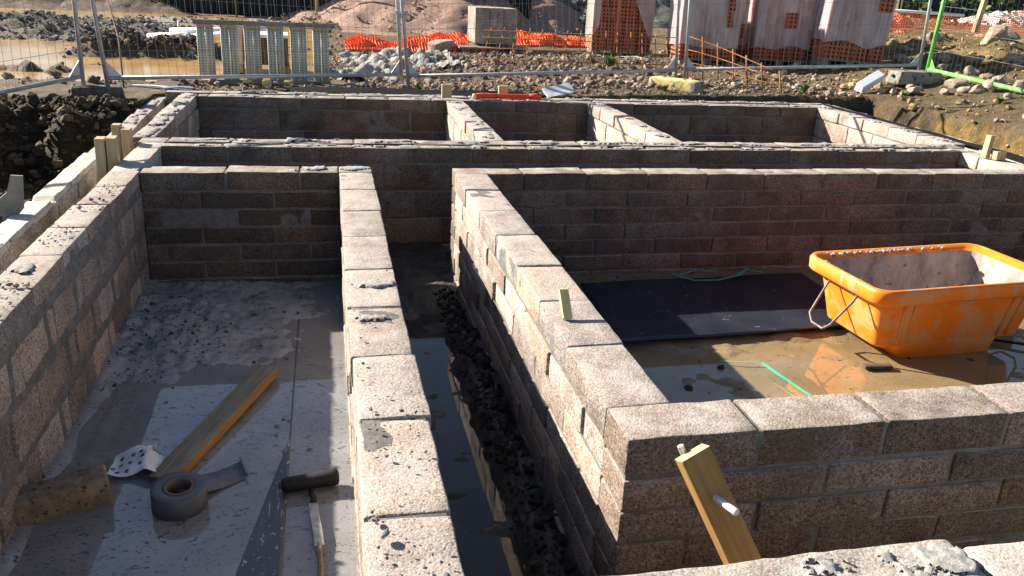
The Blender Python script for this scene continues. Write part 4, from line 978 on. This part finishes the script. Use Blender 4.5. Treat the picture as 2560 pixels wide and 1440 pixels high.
# crumpled printed paper
t = thing('printed_paper', 'crumpled white paper with dark printed marks beside the plank', 'paper', (-.83, 3.22, -.738)); t.scale = (.86, .86, .8)
def pz(x, y): return .03 + .028 * math.sin(x * 22 + y * 9) + .02 * noise.noise(Vector((x * 14, y * 14, 2))) - .035 * sm(.05, .12, x)
o = sheet('sheet', -.10, .13, -.09, .10, 26, 22, pz, 'paper', t, smooth=False); md = o.modifiers.new('thickness', 'SOLIDIFY'); md.thickness = .0015
V = [(x, .06 + .5 * x + .02 * math.sin(k * 2), .015 + .022 * (k % 2) + .03 * q) for k, x in enumerate(np.linspace(.01, .09, 6)) for q in (0, 1)]
F = [(2 * k, 2 * k + 2, 2 * k + 3, 2 * k + 1) for k in range(5)]; mb = MB().add(V, F); o = mb.build('torn_flap', 'paper', t); md = o.modifiers.new('thickness', 'SOLIDIFY'); md.thickness = .0015
mb = MB()
for (mx, my) in ((-.06, .06), (-.005, .055), (.03, .06), (-.055, .005), (-.01, -.005), (-.06, -.05), (-.015, -.06), (.04, -.03), (.045, .015), (-.085, -.02)):
    mb = MB()
    for a0_, rr_ in ((0, .011), (0, .0065)):
        tube(mb, [(mx + rr_ * math.cos(a), my + rr_ * math.sin(a) * .8, pz(mx + rr_ * math.cos(a), my + rr_ * math.sin(a) * .8) + .0012) for a in np.linspace(.9, 5.4, 9)], .0011, 4)
    tube(mb, [(mx - .012, my, pz(mx - .012, my) + .003), (mx + .009, my, pz(mx + .009, my) + .0015)], .0011, 4)
    mb.build('printed_mark', 'print_ink', t)
# sheet lying in the slurry with one edge standing clear
def shz(x, y): return WG + .0 + .085 * ((x + .205) + (3.72 - y) * .165) - .012 * sm(3.7, 4.6, y) - .004
tag(sheet('wet_board', -1.06, -.205, 1.2, 5.2, 80, 80, lambda x, y: max(shz(x, y), -.772, WG + .003 + .35 * (x + .205)), 'scuffed_sheet'), 'dark scuffed sheet lying in the slurry, right edge clear of the water', 'sheet').modifiers.new('thickness', 'SOLIDIFY').thickness = .006
# black handled brush / tool and its thin blade
t = thing('hand_tool', 'black rubber tool handle lying against the scuffed sheet', 'tool handle', (-.205, 2.965, -.715), (0, 0, .12))
mb = MB(); tube(mb, [(-.02, 0, 0), (0, 0, 0), (.03, 0, 0), (.11, 0, .002), (.185, 0, .006), (.2, 0, .008), (.206, 0, .008)], [.024, .031, .032, .032, .036, .034, .022], 14); mb.build('grip', 'rubber_black', t, True)
mb = MB(); tube(mb, [(-.03, .0, .002), (-.012, 0, 0)], [.014, .018], 10); mb.build('wooden_end', 'wood_dark', t, True)
t = thing('pointing_tool', 'thin mud-caked pointing tool lying by the long wall', 'tool', (-.10, 2.84, -.735), (0, 0, -.06))
mb = MB(); tube(mb, [(-.02, .10, .0), (.0, .03, .012), (.0, 0, .012)], [.008, .012, .014], 8); mb.build('ferrule', 'rubber_black', t, True)
mb = MB(); ribbon(mb, [(0, 0, .008), (.01, -.08, .012), (.03, -.19, .01), (.04, -.26, .004)], .034, .004); mb.build('blade', 'dirty_blade', t)
mb = MB(); tube(mb, [(.04, -.25, .004), (.05, -.36, .002), (.06, -.52, 0)], .010, 8); mb.build('shaft', 'wood_wet', t, True)
for (x, y, r) in ((-.27, 3.50, .014), (-.245, 3.57, .010), (-.22, 3.55, .011), (-.27, 3.42, .010), (-.225, 3.28, .018)):
    V, F = stone(r, ICO2, 2, .15, .5); o = MB().add(V, F, (.2, .19, .17)).build('pebble', 'clod', smooth=True); o.location = (x, y, WG + .002); tag(o, 'small mud lump in the puddle right of the plank', 'pebble', 'mud lumps in the left pit puddle')

# ------------------------------------------------------------------ things in the right pit
t = thing('mixing_tub', 'large orange plastic mixing tub with mortar inside, standing in the wet right pit', 'tub', (3.56, 4.14, -.785), (.0, -.015, .055)); t.scale = (1.05, 1.05, 1.08)
def loop(hx, hy, r, z, n=7):
    r = min(r, hx, hy); P = []
    for cx, cy, a0 in ((hx - r, hy - r, 0), (-hx + r, hy - r, 90), (-hx + r, -hy + r, 180), (hx - r, -hy + r, 270)):
        for k in range(n): a = math.radians(a0 + 90 * k / (n - 1)); P.append((cx + r * math.cos(a), cy + r * math.sin(a), z))
    return P
def loft(loops, cap0=False, cap1=False):
    N = len(loops[0]); V = [p for l in loops for p in l]; F = []
    for i in range(len(loops) - 1):
        for k in range(N): F.append((i * N + k, i * N + (k + 1) % N, (i + 1) * N + (k + 1) % N, (i + 1) * N + k))
    if cap0: F.append(tuple(range(N))[::-1])
    if cap1: F.append(tuple((len(loops) - 1) * N + k for k in range(N)))
    return V, F
lo = [loop(.478, .238, .05, .105), loop(.486, .246, .055, .118), loop(.52, .275, .06, .28), loop(.555, .30, .065, .425)]
MB().add(*loft(lo, True)).build('body', 'orange_plastic', t, True)
MB().add(*loft([loop(.30, .215, .03, .0), loop(.318, .230, .035, .012), loop(.345, .2475, .04, .125)], True)).build('base', 'orange_plastic', t, True)
rim = [loop(.56, .305, .07, .385), loop(.598, .338, .085, .382), loop(.612, .35, .09, .40), loop(.614, .352, .09, .455), loop(.604, .342, .085, .47), loop(.59, .33, .08, .47), loop(.575, .315, .075, .455), loop(.555, .30, .07, .447), loop(.546, .292, .065, .44)]
MB().add(*loft(rim)).build('rim', 'orange_plastic', t, True)
MB().add(*loft([loop(.546, .292, .065, .441), loop(.51, .265, .06, .28), loop(.463, .228, .05, .10)], False, True)).build('mortar_stained_lining', 'tub_inside', t, True)
for x0 in (-.36, -.30, .31, .37):
    mb = MB(); tube(mb, [(x0, -.249, .125), (x0 * 1.06, -.277, .28), (x0 * 1.1, -.301, .41)], .009, 6); mb.build('rib', 'orange_plastic', t, True)
for sg in (-1, 1):
    mb = MB()
    P = [(sg * .565, -.13, .40), (sg * .60, -.13, .34), (sg * .70, -.10, .20), (sg * .715, -.06, .165), (sg * .715, .04, .165), (sg * .70, .09, .20), (sg * .60, .12, .34), (sg * .565, .12, .40)]
    tube(mb, P, .0072, 8); mb.build('wire_handle', 'rust' if sg > 0 else 'old_wire', t, True)
mb = MB()
for k in range(60):
    u = U(-.5, .35); V, F = stone(U(.006, .018), ICO1, 3, .3); mb.add(V + np.array((u, .318 + U(-.02, .015), .462)), F, (.3, .3, .31))
for k in range(24):
    V, F = stone(U(.005, .013), ICO1, 3, .3); mb.add(V + np.array((-.575 + U(-.015, .01), U(-.2, .25), .458)), F, (.3, .29, .28))
mb.build('mortar_crumbs', 'clod', t)['kind'] = 'stuff'
# sheet of dark membrane on the floor
def dz(x, y): return -.722 + .010 * fbm(x, y, 1.5, 3, 4) + .012 * sm(4.45, 4.2, y) + .03 * sm(3.05, 3.2, x) * 0
V = []; F = []; nx_, ny_ = 40, 30
for j in range(ny_):
    for i in range(nx_):
        u, v = i / (nx_ - 1), j / (ny_ - 1)
        x = 1.62 + 1.75 * u + .05 * v; y = 4.18 + .10 * u + (1.0) * v
        V.append((x, y, dz(x, y)))
F = [(j * nx_ + i, j * nx_ + i + 1, (j + 1) * nx_ + i + 1, (j + 1) * nx_ + i) for j in range(ny_ - 1) for i in range(nx_ - 1)]
o = MB().add(V, F).build('membrane_sheet', 'dark_sheet', smooth=True, loc=(2.4, 4.7, -.748)); o.modifiers.new('thickness', 'SOLIDIFY').thickness = .012; tag(o, 'dark membrane sheet on the floor left of the orange tub', 'membrane')
def strap(pts, wd, mat, lab):
    mb = MB(); ribbon(mb, pts, wd, .0015); o = mb.build('plastic_strap', mat, loc=pts[0]); tag(o, lab, 'strap')
strap([(2.36, 3.87, -.742), (2.37, 3.72, -.735), (2.39, 3.60, -.735), (2.42, 3.46, -.74)], .022, 'green_strap', 'bright green strap lying in the sunlit part of the right pit')
strap([(2.12, 3.93, -.745), (2.22, 3.90, -.74), (2.31, 3.885, -.738), (2.36, 3.87, -.742)], .008, 'teal_strap', 'thin dark end of strap leading to the bright green strap')
strap([(2.38, 5.28, -.70), (2.5, 5.16, -.715), (2.68, 5.14, -.71), (2.86, 5.20, -.70), (2.98, 5.30, -.69), (3.08, 5.24, -.70)], .02, 'teal_strap', 'looped teal strap lying along the foot of the back wall')
strap([(2.42, 5.22, -.69), (2.56, 5.28, -.68), (2.74, 5.30, -.70)], .014, 'teal_strap', 'short teal strap crossing the looped one by the back wall')
strap([(3.20, 5.33, -.68), (3.32, 5.31, -.69), (3.45, 5.34, -.69)], .014, 'teal_strap', 'short teal strap behind the left corner of the tub')
mb = MB(); tube(mb, [(4.02, 4.02, -.74), (4.15, 3.93, -.735), (4.32, 3.85, -.735), (4.36, 3.76, -.74), (4.25, 3.72, -.745), (4.1, 3.78, -.745)], .009, 8); o = mb.build('black_cable', 'rubber_black', smooth=True, loc=(4.02, 4.02, -.74)); tag(o, 'black cable loop on the floor right of the tub', 'cable')
strap([(3.95, 3.70, -.745), (4.12, 3.62, -.74), (4.4, 3.55, -.742)], .018, 'teal_strap', 'dull green strap in front of the black cable loop')
mb = MB(); V, F = rbox(.085, .022, .011, .006, .03); mb.add(rough(V, .005, 20, 2), F, (.9, .7, .5)); o = mb.build('wood_chunk', 'wood_dark', smooth=True); o.location = (3.02, 3.76, -.745); o.rotation_euler = (0, 0, -.1); tag(o, 'small dark wood chunk on the floor by the front of the tub', 'wood')

# ------------------------------------------------------------------ chip of timber and the leaning stake
mb = MB(); V, F = rbox(.019, .010, .06, .002, .05); mb.add(V, F); o = mb.build('wood_chip', 'wood_fresh'); o.location = (.885, 2.915, .045); o.rotation_euler = (-.75, .03, .05); tag(o, 'small yellow wood chip standing on the wall top', 'wood chip')
t = thing('timber_stake', 'brown timber stake with a steel pin leaning in front of the front wall', 'stake', (0, 0, 0))
a, b = Vector((.960, 1.85, .018)), Vector((1.265, 1.60, -.62)); zz = (a - b).normalized(); xx = Vector((1, .05, 0)); xx = (xx - zz * xx.dot(zz)).normalized(); yy = zz.cross(xx)
Rm = Matrix((xx, yy, zz)).transposed(); L = (a - b).length
t.location = b; t.rotation_euler = Rm.to_euler()
mb = MB(); box(mb, (0, 0, L / 2), (.047, .024, L / 2), r=.003); mb.build('timber', 'wood_brown', t)
mb = MB(); box(mb, (0, 0, L + .0006), (.0465, .0235, .001), r=.0005); mb.build('sawn_end', 'wood_z', t)
mb = MB(); tube(mb, [(-.005, .02, L - .12), (.0, -.04, L - .14), (.005, -.10, L - .165)], .0105, 10); mb.build('steel_pin', 'steel', t)
mb = MB(); tube(mb, [(-.012, .035, L - .02), (-.012, .03, L + .025)], .0095, 10); mb.build('pin_end', 'steel', t)

# broken grey plastic piece in the left bank
V = [(-.10, .02, -.05), (.02, 0, -.06), (.085, 0, .02), (.10, 0, .16), (.055, 0, .165), (.03, 0, .09), (-.04, .01, .03)]
V = V + [(x, y + .012, z) for x, y, z in V]; n = 7
F = [tuple(range(n)), tuple(range(2 * n - 1, n - 1, -1))] + [(i, i + n, (i + 1) % n + n, (i + 1) % n) for i in range(n)]
o = MB().add(V, F).build('plastic_shard', 'foot_concrete'); o.location = (-1.70, 4.72, -.06); o.rotation_euler = (.1, 0, .2); o.scale = (1.25,) * 3; tag(o, 'broken grey plastic shard sticking up beside the outer leaf', 'plastic')

# ------------------------------------------------------------------ a few weeds
def weed(x, y, h, n, lab):
    mb = MB()
    for _ in range(n):
        a = U(0, 6.28); l = h * U(.5, 1.1); q = U(.1, .7); wv = .10 * l
        p0 = np.array((U(-.3, .3) * h * .4, U(-.3, .3) * h * .4, 0)); dd = np.array((math.cos(a) * q, math.sin(a) * q, 1)); dd /= np.linalg.norm(dd); sd_ = np.array((-math.sin(a), math.cos(a), 0)) * wv
        p1, p2 = p0 + dd * l * .6, p0 + dd * l + np.array((math.cos(a), math.sin(a), -.6)) * l * .25
        mb.add([p0, p1 - sd_, p2, p1 + sd_], [(0, 1, 2, 3)])
    o = mb.build('weed', 'leaf'); o.location = (x, y, ground_h(x, y)); tag(o, lab, 'plant')
weed(3.95, 11.7, .26, 60, 'green weed growing in the rubble behind the rusty mesh')
weed(1.05, 10.05, .12, 40, 'low weed under the fence rail near the middle posts')
weed(4.0, 9.72, .12, 40, 'grass tuft left of the yellow fence foot')
weed(5.9, 9.75, .14, 60, 'grass tuft at the end of the sunken rusty mesh')
weed(7.5, 8.3, .10, 50, 'low green weed on the trodden ground at the right')
weed(7.0, 9.3, .10, 40, 'small green weed beside the white foam block')
